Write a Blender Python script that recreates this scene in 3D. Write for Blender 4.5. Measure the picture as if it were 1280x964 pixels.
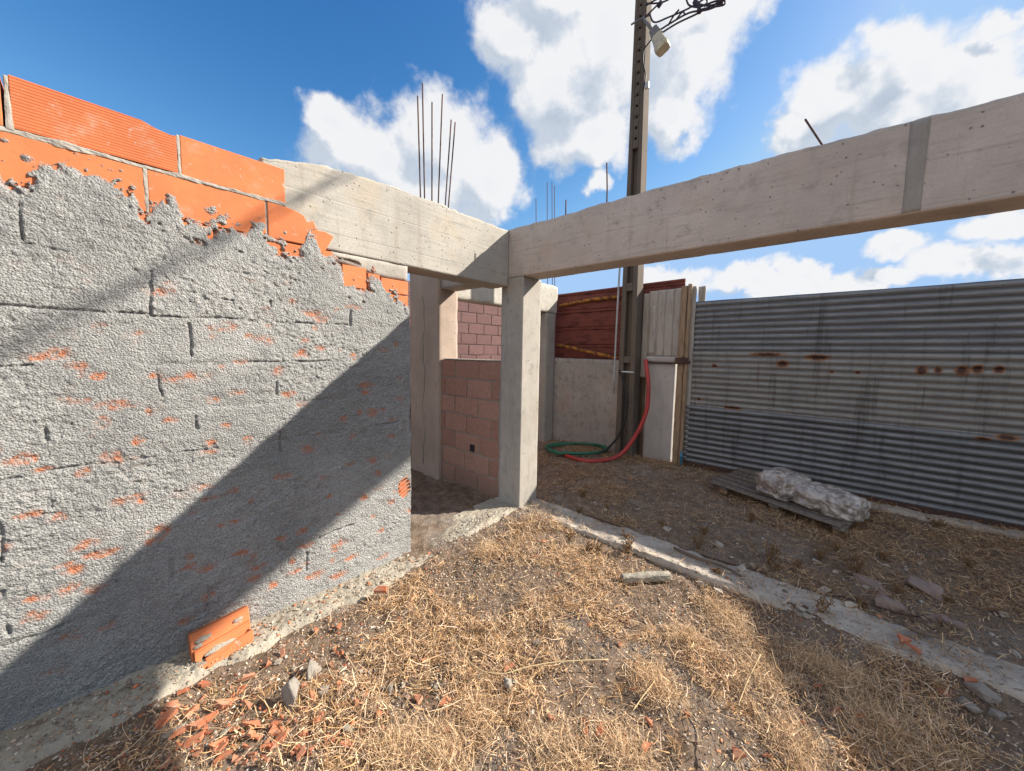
import bpy, bmesh, math, random
import numpy as np
from mathutils import Vector, Matrix, Quaternion

for o in list(bpy.data.objects): bpy.data.objects.remove(o)
scene = bpy.context.scene
COL = scene.collection
rng = np.random.default_rng(7)
random.seed(7)

# ------------------------------------------------------------------ camera
FPX, YAW, PIT, ROL = 474.2017, math.radians(47.954), math.radians(4.98), math.radians(0.992)
CAM = np.array([-2.7974, -2.4021, 1.55])
def cam_axes():
    f = np.array([math.sin(YAW)*math.cos(PIT), math.cos(YAW)*math.cos(PIT), -math.sin(PIT)])
    r = np.cross(f, [0, 0, 1]); r /= np.linalg.norm(r); u = np.cross(r, f)
    c, s = math.cos(ROL), math.sin(ROL)
    return c*r+s*u, -s*r+c*u, f
RX, RU, RF = cam_axes()
cd = bpy.data.cameras.new('camera')
cd.sensor_width = 36; cd.lens = FPX/1280*36; cd.clip_end = 3000; cd.clip_start = 0.05
cam = bpy.data.objects.new('camera', cd); COL.objects.link(cam)
cam.matrix_world = Matrix((( RX[0], RU[0], -RF[0], CAM[0]), (RX[1], RU[1], -RF[1], CAM[1]), (RX[2], RU[2], -RF[2], CAM[2]), (0, 0, 0, 1)))
scene.camera = cam
def ray(u, v):
    d = RX*(u-640)/FPX - RU*(v-482)/FPX + RF
    return d/np.linalg.norm(d)
def onplane(u, v, ax, val):          # where a feature measured in the photo meets a world plane
    d = ray(u, v); return CAM + (val-CAM[ax])/d[ax]*d

# ------------------------------------------------------------------ light
SUN = np.array([1.0, -0.8, 0.815]); SUN /= np.linalg.norm(SUN)
sl = bpy.data.lights.new('sun', 'SUN'); sl.energy = 4.6; sl.angle = math.radians(0.55); sl.color = (1.0, 0.93, 0.82)
so = bpy.data.objects.new('sun', sl); COL.objects.link(so); so.location = (20, -16, 16)
so.rotation_mode = 'QUATERNION'; so.rotation_quaternion = Vector(SUN).to_track_quat('Z', 'Y')
scene.view_settings.view_transform = 'Standard'; scene.view_settings.look = 'None'
scene.view_settings.gamma = 1; scene.view_settings.exposure = 1.06
scene.view_settings.use_curve_mapping = False

class NT:                              # tiny node helper
    def __init__(s, tree): s.t = tree; s.n = tree.nodes; s.l = tree.links
    def set(s, inp, v):
        if isinstance(v, bpy.types.NodeSocket): s.l.new(v, inp)
        elif v is not None: inp.default_value = v
    def new(s, typ, **kw):
        n = s.n.new(typ)
        for k, v in kw.items(): setattr(n, k, v)
        return n
    def math(s, op, a, b=None, c=None, clamp=False):
        n = s.new('ShaderNodeMath', operation=op, use_clamp=clamp)
        for i, v in enumerate((a, b, c)): s.set(n.inputs[i], v)
        return n.outputs[0]
    def vec(s, op, a, b=None, scale=None):
        n = s.new('ShaderNodeVectorMath', operation=op)
        s.set(n.inputs[0], a); s.set(n.inputs[1], b)
        if scale is not None: s.set(n.inputs['Scale'], scale)
        return n.outputs['Value'] if op in ('DOT_PRODUCT', 'LENGTH', 'DISTANCE') else n.outputs['Vector']
    def noise(s, vec, scale, detail=4, rough=.55, dist=0, out='Fac'):
        n = s.new('ShaderNodeTexNoise'); s.set(n.inputs['Vector'], vec)
        n.inputs['Scale'].default_value = scale; n.inputs['Detail'].default_value = detail
        n.inputs['Roughness'].default_value = rough; n.inputs['Distortion'].default_value = dist
        return n.outputs[out]
    def vor(s, vec, scale, feature='F1', out='Distance', rnd=1):
        n = s.new('ShaderNodeTexVoronoi', feature=feature); s.set(n.inputs['Vector'], vec)
        n.inputs['Scale'].default_value = scale; n.inputs['Randomness'].default_value = rnd
        return n.outputs[out]
    def mr(s, v, a, b, c=0., d=1., smooth=True):
        n = s.new('ShaderNodeMapRange'); n.interpolation_type = 'SMOOTHSTEP' if smooth else 'LINEAR'
        s.set(n.inputs[0], v)
        for i, x in enumerate((a, b, c, d)): s.set(n.inputs[i+1], x)
        return n.outputs[0]
    def mix(s, f, a, b, typ='MIX'):
        n = s.new('ShaderNodeMix', data_type='RGBA', blend_type=typ)
        s.set(n.inputs[0], f); s.set(n.inputs[6], a if not isinstance(a, tuple) else (*a, 1)[:4]); s.set(n.inputs[7], b if not isinstance(b, tuple) else (*b, 1)[:4])
        return n.outputs[2]
    def ramp(s, v, stops):
        n = s.new('ShaderNodeValToRGB'); s.set(n.inputs[0], v); e = n.color_ramp.elements
        while len(e) < len(stops): e.new(0.5)
        for el, (p, c) in zip(e, stops): el.position = p; el.color = (*c, 1)[:4]
        return n.outputs[0]
    def mapv(s, vec, scale):
        return s.vec('MULTIPLY', vec, scale)
    def bump(s, h, strength=.5, dist=.01, normal=None):
        n = s.new('ShaderNodeBump'); n.inputs['Strength'].default_value = strength; n.inputs['Distance'].default_value = dist
        s.set(n.inputs['Height'], h); s.set(n.inputs['Normal'], normal); return n.outputs[0]

# ------------------------------------------------------------------ sky with cumulus
w = bpy.data.worlds.new('World'); scene.world = w; w.use_nodes = True
T = NT(w.node_tree); T.n.clear()
SKY = 0.1
sky = T.new('ShaderNodeTexSky', sky_type='NISHITA'); sky.sun_disc = False
sky.sun_elevation = math.asin(SUN[2]); sky.sun_rotation = math.atan2(SUN[0], SUN[1])
sky.air_density = 1.0; sky.dust_density = 0.6; sky.ozone_density = 2.0
g = bpy.data.node_groups.new('cloud_density', 'ShaderNodeTree')
g.interface.new_socket('Vector', in_out='INPUT', socket_type='NodeSocketVector')
g.interface.new_socket('Density', in_out='OUTPUT', socket_type='NodeSocketFloat')
G = NT(g); gi = G.new('NodeGroupInput'); go = G.new('NodeGroupOutput')
D = gi.outputs[0]
blobs = [(475,192,82,56),(545,185,90,80),(605,230,54,64),(425,160,40,40),(520,250,120,45),
         (640,48,66,70),(715,105,98,90),(735,180,58,50),(700,0,110,55),(765,60,60,85),
         (850,60,72,92),(838,135,44,52),(905,15,50,40),(738,236,20,22),
         (1060,130,85,62),(1135,95,95,78),(1215,95,100,85),(1000,168,55,34),(1250,170,90,50),(1110,60,50,40),(1262,10,46,24),(1130,150,130,40),
         (1200,335,100,26),(1085,350,70,18),(935,356,80,18),(845,350,50,20),(1265,285,70,22),(1120,305,50,20),(1010,345,60,20),
         (1420,120,90,60),(1460,330,140,50),(500,-320,150,90),(-300,150,150,70)]  # last row: clouds out of view, added for the light
acc = None
Dw = G.vec('ADD', D, G.vec('SCALE', G.vec('SUBTRACT', G.noise(D, 5.5, 5, .6, out='Color'), (0.5, 0.5, 0.5)), scale=0.17))
def blob(c, ax, ay):                    # ellipsoidal cloud mask round one direction of the sky
    global acc
    ra, rb = np.linalg.norm(ax), np.linalg.norm(ay); ex = ax/ra; ez = c-ex*(c@ex); ez /= np.linalg.norm(ez); ey = np.cross(ez, ex)
    mp = G.new('ShaderNodeMapping', vector_type='TEXTURE'); G.set(mp.inputs['Vector'], Dw)
    mp.inputs['Location'].default_value = tuple(c)
    mp.inputs['Rotation'].default_value = Matrix((ex, ey, ez)).transposed().to_euler()
    mp.inputs['Scale'].default_value = (ra, rb, .5)
    m = G.math('SUBTRACT', 1.0, G.vec('LENGTH', mp.outputs[0]))
    acc = m if acc is None else G.math('SMOOTH_MAX', acc, m, 0.25)
for (u, v, ru, rv) in blobs:
    blob(ray(u, v), (ray(u+8, v)-ray(u-8, v))/16*ru, (ray(u, v+8)-ray(u, v-8))/16*rv)
for (az, el, r_) in ((228, 48, .62), (300, 38, .34), (165, 40, .42), (265, 15, .4)):      # unseen clouds added behind the camera to whiten the fill light
    a_, e_ = math.radians(az), math.radians(el); c = np.array([math.sin(a_)*math.cos(e_), math.cos(a_)*math.cos(e_), math.sin(e_)])
    ax = np.cross(c, [0, 0, 1.]); ax /= np.linalg.norm(ax); blob(c, ax*r_*1.3, np.cross(ax, c)*r_)
acc = G.math('MAXIMUM', acc, -0.62)
fb = G.noise(D, 9, 9, .6)
fb2 = G.noise(D, 2.6, 5, .55)
dens = G.math('ADD', acc, G.math('MULTIPLY', G.math('SUBTRACT', fb, .5), 1.5))
dens = G.math('ADD', dens, G.math('MULTIPLY', G.math('SUBTRACT', fb2, .52), 0.45))
G.l.new(dens, go.inputs[0])
tc = T.new('ShaderNodeTexCoord'); dirv = tc.outputs['Generated']
d1 = T.new('ShaderNodeGroup'); d1.node_tree = g; T.l.new(dirv, d1.inputs[0])
d2 = T.new('ShaderNodeGroup'); d2.node_tree = g
T.l.new(T.vec('ADD', dirv, tuple(SUN*0.05+np.array([0, 0, .03]))), d2.inputs[0])
alpha = T.math('MULTIPLY', T.mr(d1.outputs[0], -0.14, 0.34), .97)
shade = T.math('SUBTRACT', d1.outputs[0], d2.outputs[0])
sh = T.mr(shade, -0.35, 0.3)
thick = T.mr(d1.outputs[0], 0.2, 1.0)
lit = T.math('SUBTRACT', T.math('ADD', .37, T.math('MULTIPLY', sh, .9)), T.math('MULTIPLY', thick, .32), clamp=True)
k = 1/SKY
ccol = T.ramp(lit, [(0.0, (.38*k/8, .45*k/8, .55*k/8)), (.5, (.58*k/8, .63*k/8, .70*k/8)), (1.0, (.80*k/8, .80*k/8, .81*k/8))])
ccol = T.vec('SCALE', ccol, scale=8*0.55)
ex = SKY*2**.93                            # clear-air colour: deeper blue away from the sun
sp = T.new('ShaderNodeSeparateColor'); T.l.new(T.vec('MULTIPLY', sky.outputs[0], (.98*ex, 1.16*ex, 1.22*ex)), sp.inputs[0])
cbn = T.new('ShaderNodeCombineColor')
for i_, (k_, p_r, mx) in enumerate(((2.47, 2.2, .36), (.89, 1.4, .56), (.77, 1.0, .86))):
    T.l.new(T.math('MINIMUM', T.math('MULTIPLY', T.math('POWER', sp.outputs[i_], p_r), k_/ex), mx/ex), cbn.inputs[i_])
skyc = cbn.outputs[0]
sep = T.new('ShaderNodeSeparateXYZ'); T.l.new(dirv, sep.inputs[0])
col = T.mix(T.math('MULTIPLY', alpha, T.mr(sep.outputs[2], -.02, .05)), skyc, ccol)
bg = T.new('ShaderNodeBackground'); T.l.new(col, bg.inputs[0]); bg.inputs[1].default_value = SKY
wo = T.new('ShaderNodeOutputWorld'); T.l.new(bg.outputs[0], wo.inputs[0])
try: w.cycles.sampling_method = 'MANUAL'; w.cycles.sample_map_resolution = 256
except Exception: pass

# ------------------------------------------------------------------ numpy noise
def _hash(ix, iy, iz, seed):
    h = (ix.astype(np.int64)*374761393 + iy.astype(np.int64)*668265263 + iz.astype(np.int64)*2147483647 + seed*974634777) & 0xFFFFFFFF
    h = ((h ^ (h >> 13))*1274126177) & 0xFFFFFFFF
    h = ((h ^ (h >> 16))*2246822519) & 0xFFFFFFFF
    return ((h ^ (h >> 15)) & 0xFFFFFF)/float(0xFFFFFF)
def vnoise(x, y, z=0, seed=0):
    x, y, z = np.broadcast_arrays(np.asarray(x, float), np.asarray(y, float), np.asarray(z, float))
    ix, iy, iz = np.floor(x), np.floor(y), np.floor(z)
    fx, fy, fz = x-ix, y-iy, z-iz
    fx, fy, fz = [t*t*(3-2*t) for t in (fx, fy, fz)]
    r = 0
    for a in (0, 1):
        for b in (0, 1):
            for c in (0, 1):
                r = r + _hash(ix+a, iy+b, iz+c, seed)*(fx if a else 1-fx)*(fy if b else 1-fy)*(fz if c else 1-fz)
    return r*2-1
def fbm(x, y, z=0, oct=4, seed=0, gain=.5):
    r = 0; a = 1; t = 0
    for i in range(oct):
        r = r + a*vnoise(np.asarray(x)*2**i+i*17.3, np.asarray(y)*2**i+i*9.1, np.asarray(z)*2**i, seed+i); t += a; a *= gain
    return r/t
def sstep(a, b, x):
    t = np.clip((x-a)/(b-a), 0, 1); return t*t*(3-2*t)

# ------------------------------------------------------------------ object helpers
def np_mesh(name, V, F, smooth=False, attrs=None):
    V = np.asarray(V, np.float32); me = bpy.data.meshes.new(name)
    if isinstance(F, np.ndarray):
        nf, k = F.shape
        me.vertices.add(len(V)); me.loops.add(nf*k); me.polygons.add(nf)
        me.vertices.foreach_set('co', V.ravel())
        me.loops.foreach_set('vertex_index', F.astype(np.int32).ravel())
        me.polygons.foreach_set('loop_start', np.arange(0, nf*k, k, dtype=np.int32))
        me.update(calc_edges=True)
    else:
        me.from_pydata([tuple(map(float, v)) for v in V], [], [tuple(map(int, f)) for f in F]); me.update()
    if smooth: me.polygons.foreach_set('use_smooth', np.ones(len(me.polygons), bool))
    for k_, (typ, arr) in (attrs or {}).items():
        at = me.attributes.new(k_, typ, 'POINT')
        at.data.foreach_set('color' if 'COLOR' in typ else 'value', np.asarray(arr, np.float32).ravel())
    return me
def link(name, me, mat=None, parent=None, origin=None):
    o = bpy.data.objects.new(name, me); COL.objects.link(o)
    if mat is not None: me.materials.append(mat)
    if parent is not None:
        o.parent = parent
        L = Vector(parent['_w']) if '_w' in parent else parent.location
        me.transform(Matrix.Translation(-L))
    elif origin is not None:
        me.transform(Matrix.Translation(-Vector(origin))); o.location = origin
    return o
def tag(o, label=None, cat=None, group=None, kind=None):
    if label: o['label'] = label
    if cat: o['category'] = cat
    if group: o['group'] = group
    if kind or cat: o['kind'] = kind or 'thing'
    return o
def empty(name, loc, label, cat, group=None):
    o = bpy.data.objects.new(name, None); COL.objects.link(o); o.location = loc; o.empty_display_size = .1
    return tag(o, label, cat, group)
def grid_faces(nu, nv, off=0):
    i = np.arange(nu-1)[:, None]; j = np.arange(nv-1)[None, :]
    a = (i*nv+j).ravel()+off
    return np.stack([a, a+nv, a+nv+1, a+1], 1)
def slab(x0, x1, y0, y1, z0, z1, step=.04, rough=.003, chip=.012, seed=0, top=None, freq=9.):
    """box of concrete: gridded faces, rounded-off chipped edges, optional uneven top."""
    lo = np.array([x0, y0, z0]); hi = np.array([x1, y1, z1]); size = hi-lo
    n = np.maximum(2, np.ceil(size/step).astype(int)+1); n = np.minimum(n, 420)
    Vs, Fs, off = [], [], 0
    for ax in range(3):
        a, b = [(1, 2), (2, 0), (0, 1)][ax]
        for side in (0, 1):
            ua = np.linspace(lo[a], hi[a], n[a]); ub = np.linspace(lo[b], hi[b], n[b])
            A, B = np.meshgrid(ua, ub, indexing='ij'); P = np.zeros(A.shape+(3,))
            P[..., a] = A; P[..., b] = B; P[..., ax] = hi[ax] if side else lo[ax]
            f = grid_faces(n[a], n[b], off)
            if not side: f = f[:, ::-1]
            Vs.append(P.reshape(-1, 3)); Fs.append(f); off += A.size
    V = np.concatenate(Vs); F = np.concatenate(Fs)
    c = (lo+hi)/2; rel = (V-c)/(size/2)
    # edge wear: vertices near two or three faces move inwards
    on = (np.abs(rel) > .9999)
    ne = on.sum(1)
    wear = np.where(ne >= 2, chip*(.35+.65*np.clip(fbm(V[:, 0]*freq, V[:, 1]*freq, V[:, 2]*freq, 3, seed+5)*1.6+.4, 0, 1.6)), 0)
    mv = -np.sign(rel)*on*wear[:, None]
    nz = fbm(V[:, 0]*5, V[:, 1]*5, V[:, 2]*5, 4, seed)[:, None]*rough
    V2 = V + mv*.7 + np.sign(rel)*on*nz
    if top is not None:
        t = sstep(.6, 1., rel[:, 2])
        V2[:, 2] += t*top(V[:, 0], V[:, 1])
    key = np.round(V, 4); _, idx, inv = np.unique(key, axis=0, return_index=True, return_inverse=True)
    inv = inv.ravel()
    return V2[idx], inv[F]
def slab_obj(name, mat, dims, parent=None, origin=None, **kw):
    V, F = slab(*dims, **kw); me = np_mesh(name, V, F)
    return link(name, me, mat, parent, origin)
def tube_mesh(pts, r, seg=8, samples=0, closed=False):
    P = np.asarray(pts, float)
    if samples:                              # Catmull-Rom
        Q = np.vstack([2*P[0]-P[1], P, 2*P[-1]-P[-2]]); out = []
        for i in range(1, len(Q)-2):
            for t in np.linspace(0, 1, samples, endpoint=False):
                p0, p1, p2, p3 = Q[i-1:i+3]
                out.append(.5*((2*p1)+(-p0+p2)*t+(2*p0-5*p1+4*p2-p3)*t*t+(-p0+3*p1-3*p2+p3)*t**3))
        out.append(P[-1]); P = np.array(out)
    n = len(P); rr = np.broadcast_to(np.asarray(r, float), (n,)) if np.ndim(r) == 0 or len(np.atleast_1d(r)) == n else np.interp(np.linspace(0, 1, n), np.linspace(0, 1, len(r)), r)
    tan = np.gradient(P, axis=0); tan /= np.linalg.norm(tan, axis=1)[:, None]+1e-12
    ref = np.array([0, 0, 1.]) if abs(tan[0][2]) < .9 else np.array([1., 0, 0])
    u = np.cross(tan[0], ref); u /= np.linalg.norm(u); V = []
    for i in range(n):
        u = u-tan[i]*(u@tan[i]); u /= np.linalg.norm(u)+1e-12; v = np.cross(tan[i], u)
        for k_ in range(seg):
            a = 2*math.pi*k_/seg; V.append(P[i]+rr[i]*(math.cos(a)*u+math.sin(a)*v))
    F = [(i*seg+k_, i*seg+(k_+1) % seg, (i+1)*seg+(k_+1) % seg, (i+1)*seg+k_) for i in range(n-1) for k_ in range(seg)]
    F.append(tuple(range(seg))[::-1]); F.append(tuple((n-1)*seg+k_ for k_ in range(seg)))
    return np.array(V), F
def merge(parts):
    V, F, off = [], [], 0
    for v, f in parts:
        V.append(np.asarray(v)); F += [tuple(int(i)+off for i in q) for q in f]; off += len(v)
    return np.concatenate(V), F
def box(x0, x1, y0, y1, z0, z1):
    V = np.array([(x, y, z) for x in (x0, x1) for y in (y0, y1) for z in (z0, z1)], float)
    return V, [(0, 1, 3, 2), (4, 6, 7, 5), (0, 4, 5, 1), (2, 3, 7, 6), (0, 2, 6, 4), (1, 5, 7, 3)]
def tube(name, pts, r, mat, parent=None, origin=None, seg=8, samples=0):
    V, F = tube_mesh(pts, r, seg, samples); me = np_mesh(name, V, F, smooth=True)
    return link(name, me, mat, parent, origin)
def bevel(o, w_=.004, seg=2):
    m = o.modifiers.new('bevel', 'BEVEL'); m.width = w_; m.segments = seg; m.limit_method = 'ANGLE'; return o

# ------------------------------------------------------------------ materials
def mat(name, rough=.9, spec=.3):
    m = bpy.data.materials.new(name); m.use_nodes = True; t = NT(m.node_tree)
    b = m.node_tree.nodes['Principled BSDF']; b.inputs['Roughness'].default_value = rough
    b.inputs['Specular IOR Level'].default_value = spec
    geo = t.new('ShaderNodeNewGeometry'); return m, t, b, geo.outputs['Position']
def concrete(name, base, dark=.62, grain=(1, 1, 1), board=0., stain=.5, pits=1., bumpd=.006, warm=None, coarse=1., cov=0.):
    m, t, b, P = mat(name)
    base = np.array(base)
    n1 = t.noise(P, 1.7, 5, .6); n2 = t.noise(P, 9, 6, .65)
    c = t.mix(t.mr(n1, .3, .7), tuple(base*.82), tuple(base*1.08))
    if warm is not None: c = t.mix(t.math('MULTIPLY', t.mr(t.noise(P, 2.6, 4, .6), .5, .72), .7), c, warm)
    c = t.mix(t.math('MULTIPLY', t.mr(n2, .52, .72), stain), c, tuple(base*dark))
    Pg = t.mapv(P, grain)
    n3 = t.noise(Pg, 11, 6, .7)
    c = t.mix(t.math('MULTIPLY', t.mr(n3, .5, .75), stain*.8), c, tuple(base*dark*.8))
    dr = t.noise(t.mapv(P, (5, 5, .35)), 2.2, 5, .7); c = t.mix(t.math('MULTIPLY', t.mr(dr, .55, .72), stain*.55), c, tuple(base*np.array([.62, .55, .48])))
    n4 = t.noise(P, 70, 5, .7); c = t.mix(t.mr(n4, .3, .75, 0, .5), c, tuple(base*.72), 'MIX')
    v = t.vor(P, 16*coarse); pk = t.noise(P, 6, 3)
    pit = t.math('MULTIPLY', t.mr(v, .16, .07), t.mr(pk, .5-cov, .62-cov)); pit = t.math('MULTIPLY', pit, pits)
    c = t.mix(t.math('MULTIPLY', pit, .75), c, tuple(base*.32))
    t.l.new(c, b.inputs['Base Color'])
    h = t.math('ADD', t.math('MULTIPLY', n4, .35), t.math('MULTIPLY', n3, .5)); h = t.math('SUBTRACT', h, t.math('MULTIPLY', pit, 1.5))
    if board:
        s = t.new('ShaderNodeSeparateXYZ'); t.l.new(P, s.inputs[0])
        zz = t.math('FRACT', t.math('MULTIPLY', t.math('ADD', s.outputs[2], t.math('MULTIPLY', n1, .01)), 1/board))
        ln = t.mr(t.math('ABSOLUTE', t.math('SUBTRACT', zz, .5)), .46, .5)
        c2 = t.mix(t.math('MULTIPLY', ln, t.mr(n2, .45, .62, .0, .45)), c, tuple(base*.6)); t.l.new(c2, b.inputs['Base Color'])
        h = t.math('SUBTRACT', h, t.math('MULTIPLY', ln, .2))
    t.l.new(t.bump(h, .7, bumpd), b.inputs['Normal'])
    return m
M = {}
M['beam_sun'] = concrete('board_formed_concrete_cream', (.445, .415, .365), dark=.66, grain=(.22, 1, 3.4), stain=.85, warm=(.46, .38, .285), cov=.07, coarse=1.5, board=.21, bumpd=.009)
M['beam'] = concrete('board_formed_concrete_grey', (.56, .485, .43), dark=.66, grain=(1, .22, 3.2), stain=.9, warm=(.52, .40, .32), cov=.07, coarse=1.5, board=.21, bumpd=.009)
M['pillar'] = concrete('pillar_concrete', (.43, .395, .345), dark=.6, grain=(1.5, 1.5, .35), stain=.8, warm=(.36, .29, .23))
M['old_concrete'] = concrete('weathered_concrete', (.40, .37, .325), dark=.6, grain=(1.5, 1.5, .3), stain=.6, warm=(.42, .32, .25))
M['rear_concrete'] = concrete('rear_pillar_concrete', (.46, .36, .29), dark=.62, grain=(1.5, 1.5, .25), stain=.5)
M['fence_pillar'] = concrete('pale_fence_concrete', (.46, .43, .40), dark=.7, grain=(2, 2, .3), stain=.4)
M['found'] = concrete('rough_foundation_concrete', (.50, .435, .36), dark=.6, stain=.9, pits=1.4, bumpd=.015, coarse=2, warm=(.36, .28, .2), cov=.06)
M['found_rough'] = concrete('crumbly_mortar_concrete', (.42, .375, .30), dark=.5, stain=.85, pits=1.6, bumpd=.03, coarse=3.2, warm=(.36, .27, .18), cov=.12)
M['render_wall'] = concrete('stained_render', (.40, .37, .335), dark=.5, stain=.95, grain=(1, 1, .5), warm=(.42, .27, .21))
M['lintel'] = concrete('rough_cast_lintel', (.50, .47, .41), dark=.6, stain=.6, bumpd=.02, coarse=1.5)
M['rubble'] = concrete('rubble_concrete', (.30, .225, .19), dark=.6, stain=.5, bumpd=.01)
M['stone'] = concrete('grey_stone', (.31, .275, .235), dark=.6, stain=.5, bumpd=.01)
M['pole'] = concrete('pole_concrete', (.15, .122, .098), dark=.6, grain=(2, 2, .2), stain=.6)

def plaster():
    m, t, b, P = mat('rough_cement_plaster', .95, .15)
    n1 = t.noise(P, 1.6, 5, .6); n2 = t.noise(P, 12, 6, .65); n3 = t.noise(P, 130, 4, .7)
    c = t.mix(t.mr(t.math('ADD', t.math('MULTIPLY', n1, .6), t.math('MULTIPLY', t.noise(t.mapv(P, (1.2, 1, 3.2)), 3.2, 6, .7, .8), .4)), .36, .62), (.325, .325, .312), (.46, .455, .435))
    c = t.mix(t.mr(n2, .45, .75, 0, .7), c, (.27, .27, .26))
    c = t.mix(t.mr(n3, .42, .72, 0, .8), c, (.15, .15, .148))
    c = t.mix(t.mr(n3, .48, .3, 0, .5), c, (.60, .58, .54))
    c = t.mix(t.math('MULTIPLY', t.mr(t.noise(t.mapv(P, (1, 1, 1.8)), 9, 6, .75), .56, .72), .35), c, (.42, .25, .19))
    at = t.new('ShaderNodeAttribute'); at.attribute_name = 'scrape'
    f = t.math('MULTIPLY', at.outputs['Fac'], t.mr(t.noise(P, 42, 5, .75), .34, .62))
    c = t.mix(f, c, (.54, .20, .10))
    at2 = t.new('ShaderNodeAttribute'); at2.attribute_name = 'crack'
    t.l.new(c, b.inputs['Base Color'])
    h = t.math('ADD', t.noise(P, 95, 5, .75), t.math('MULTIPLY', t.vor(P, 130), -.7))
    t.l.new(t.bump(h, 1., .012), b.inputs['Normal']); return m
M['plaster'] = plaster()
def brick_mat(name, col, ribs=0, dust=0.):
    m, t, b, P = mat(name, .8, .25); col = np.array(col)
    n1 = t.noise(P, 3, 5, .6); n2 = t.noise(t.mapv(P, (1, 1, 5)), 14, 6, .7); n3 = t.noise(P, 120, 3, .6)
    c = t.mix(t.mr(n1, .3, .7), tuple(col*.86), tuple(col*1.1))
    c = t.mix(t.mr(n2, .5, .75, 0, .6), c, tuple(col*np.array([.78, .85, .95])))
    c = t.mix(t.mr(t.noise(P, 22, 5, .7), .60, .72, 0, .75), c, (.46, .40, .34)); c = t.mix(t.mr(t.noise(P, 5, 6, .75), .54, .74, 0, .55), c, (.50, .33, .24))
    if dust: c = t.mix(t.math('MULTIPLY', t.mr(t.noise(P, 16, 5, .7), .42, .62), dust), c, (.36, .27, .19))
    t.l.new(c, b.inputs['Base Color']); h = t.math('ADD', t.math('MULTIPLY', n3, .2), t.math('MULTIPLY', n2, .25))
    if ribs:
        s = t.new('ShaderNodeSeparateXYZ'); t.l.new(P, s.inputs[0])
        wv = t.math('SINE', t.math('MULTIPLY', s.outputs[2], 2*math.pi/ribs)); h = t.math('ADD', h, t.math('MULTIPLY', wv, .22))
    t.l.new(t.bump(h, .6, .005), b.inputs['Normal']); return m
M['brick'] = brick_mat('orange_clay', (.60, .185, .072))
M['brick_rib'] = brick_mat('ribbed_orange_clay', (.56, .155, .06), ribs=.0125)
M['shard'] = brick_mat('broken_orange_clay', (.53, .175, .085), dust=.5)
M['mortar'] = concrete('brick_mortar', (.42, .385, .335), dark=.6, stain=.6, bumpd=.012, coarse=2)

def block_mat(name, c1, c2):
    m, t, b, P = mat(name, .95, .15)
    at = t.new('ShaderNodeAttribute'); at.attribute_name = 'shade'
    c = t.mix(at.outputs['Fac'], c1, c2); c1 = np.array(c1)
    n = t.noise(P, 75, 5, .75); n2 = t.noise(P, 4, 5, .65); n3 = t.noise(P, 20, 5, .7)
    c = t.mix(t.mr(n, .4, .72, 0, .75), c, tuple(c1*.5)); c = t.mix(t.mr(n, .45, .3, 0, .4), c, tuple(c1*1.5))
    c = t.mix(t.mr(n2, .5, .72, 0, .4), c, tuple(c1*np.array([.8, .85, .9]))); c = t.mix(t.mr(n3, .58, .7, 0, .6), c, tuple(c1.mean()*np.array([1.5, 1.4, 1.25])))
    s = t.new('ShaderNodeSeparateXYZ'); t.l.new(P, s.inputs[0])
    c = t.mix(t.math('MULTIPLY', t.mr(t.math('ADD', s.outputs[2], t.math('MULTIPLY', n2, .3)), .45, .1), .5), c, (.20, .16, .125))      # splashed dirt at the foot
    t.l.new(c, b.inputs['Base Color']); t.l.new(t.bump(n, 1., .01), b.inputs['Normal']); return m
M['block'] = block_mat('pink_brown_block', (.40, .215, .155), (.50, .285, .21))
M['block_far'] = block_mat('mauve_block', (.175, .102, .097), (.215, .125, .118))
M['mortar_warm'] = concrete('block_mortar', (.34, .29, .24), dark=.6, stain=.5)

def simple(name, col, rough=.6, metal=0, spec=.4, var=.25, nscale=14, stretch=(1, 1, 1), col2=None, bumpd=.002, bs=.4, edge=(.45, .7)):
    m, t, b, P = mat(name, rough, spec); b.inputs['Metallic'].default_value = metal
    n = t.noise(t.mapv(P, stretch), nscale, 6, .65); col = np.array(col)
    c = t.mix(t.mr(n, *edge), tuple(col*(1+var*.4)), tuple(col2) if col2 is not None else tuple(col*(1-var)))
    t.l.new(c, b.inputs['Base Color']); t.l.new(t.bump(n, bs, bumpd), b.inputs['Normal']); return m
M['rebar'] = simple('rusty_rebar', (.10, .055, .04), .8, .3, nscale=60, col2=(.05, .03, .025))
M['wood'] = simple('grey_weathered_board', (.37, .335, .30), .9, 0, .2, nscale=5, stretch=(3, 3, .5), col2=(.27, .235, .205), bumpd=.004)
M['wood_edge'] = simple('brown_board', (.30, .215, .14), .9, 0, .2, nscale=9, stretch=(6, 6, .5), col2=(.17, .12, .085), bumpd=.004)
M['pallet'] = simple('grey_pallet_wood', (.175, .145, .12), .9, 0, .2, nscale=10, stretch=(1.2, 3, 6), col2=(.095, .078, .066), bumpd=.004)
M['maroon'] = simple('maroon_painted_sheet', (.165, .05, .038), .75, 0, .25, nscale=5, stretch=(1, .8, 3.5), col2=(.07, .022, .019), bumpd=.01, bs=.7)
M['yellow'] = simple('rusty_yellow_pipe', (.38, .16, .028), .75, .1, nscale=14, col2=(.13, .05, .022), edge=(.46, .58))
M['red_hose'] = simple('red_corrugated_hose', (.38, .035, .03), .45, 0, .5, nscale=8, col2=(.27, .04, .035))
M['green_hose'] = simple('green_hose_rubber', (.018, .13, .075), .45, 0, .5, nscale=8)
M['black'] = simple('black_cable', (.018, .018, .019), .5, 0, .4)
M['cable'] = simple('dark_purple_cable', (.03, .022, .035), .5, 0, .4)
M['white_pipe'] = simple('white_pvc_conduit', (.55, .55, .54), .4, 0, .5, var=.15)
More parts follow.
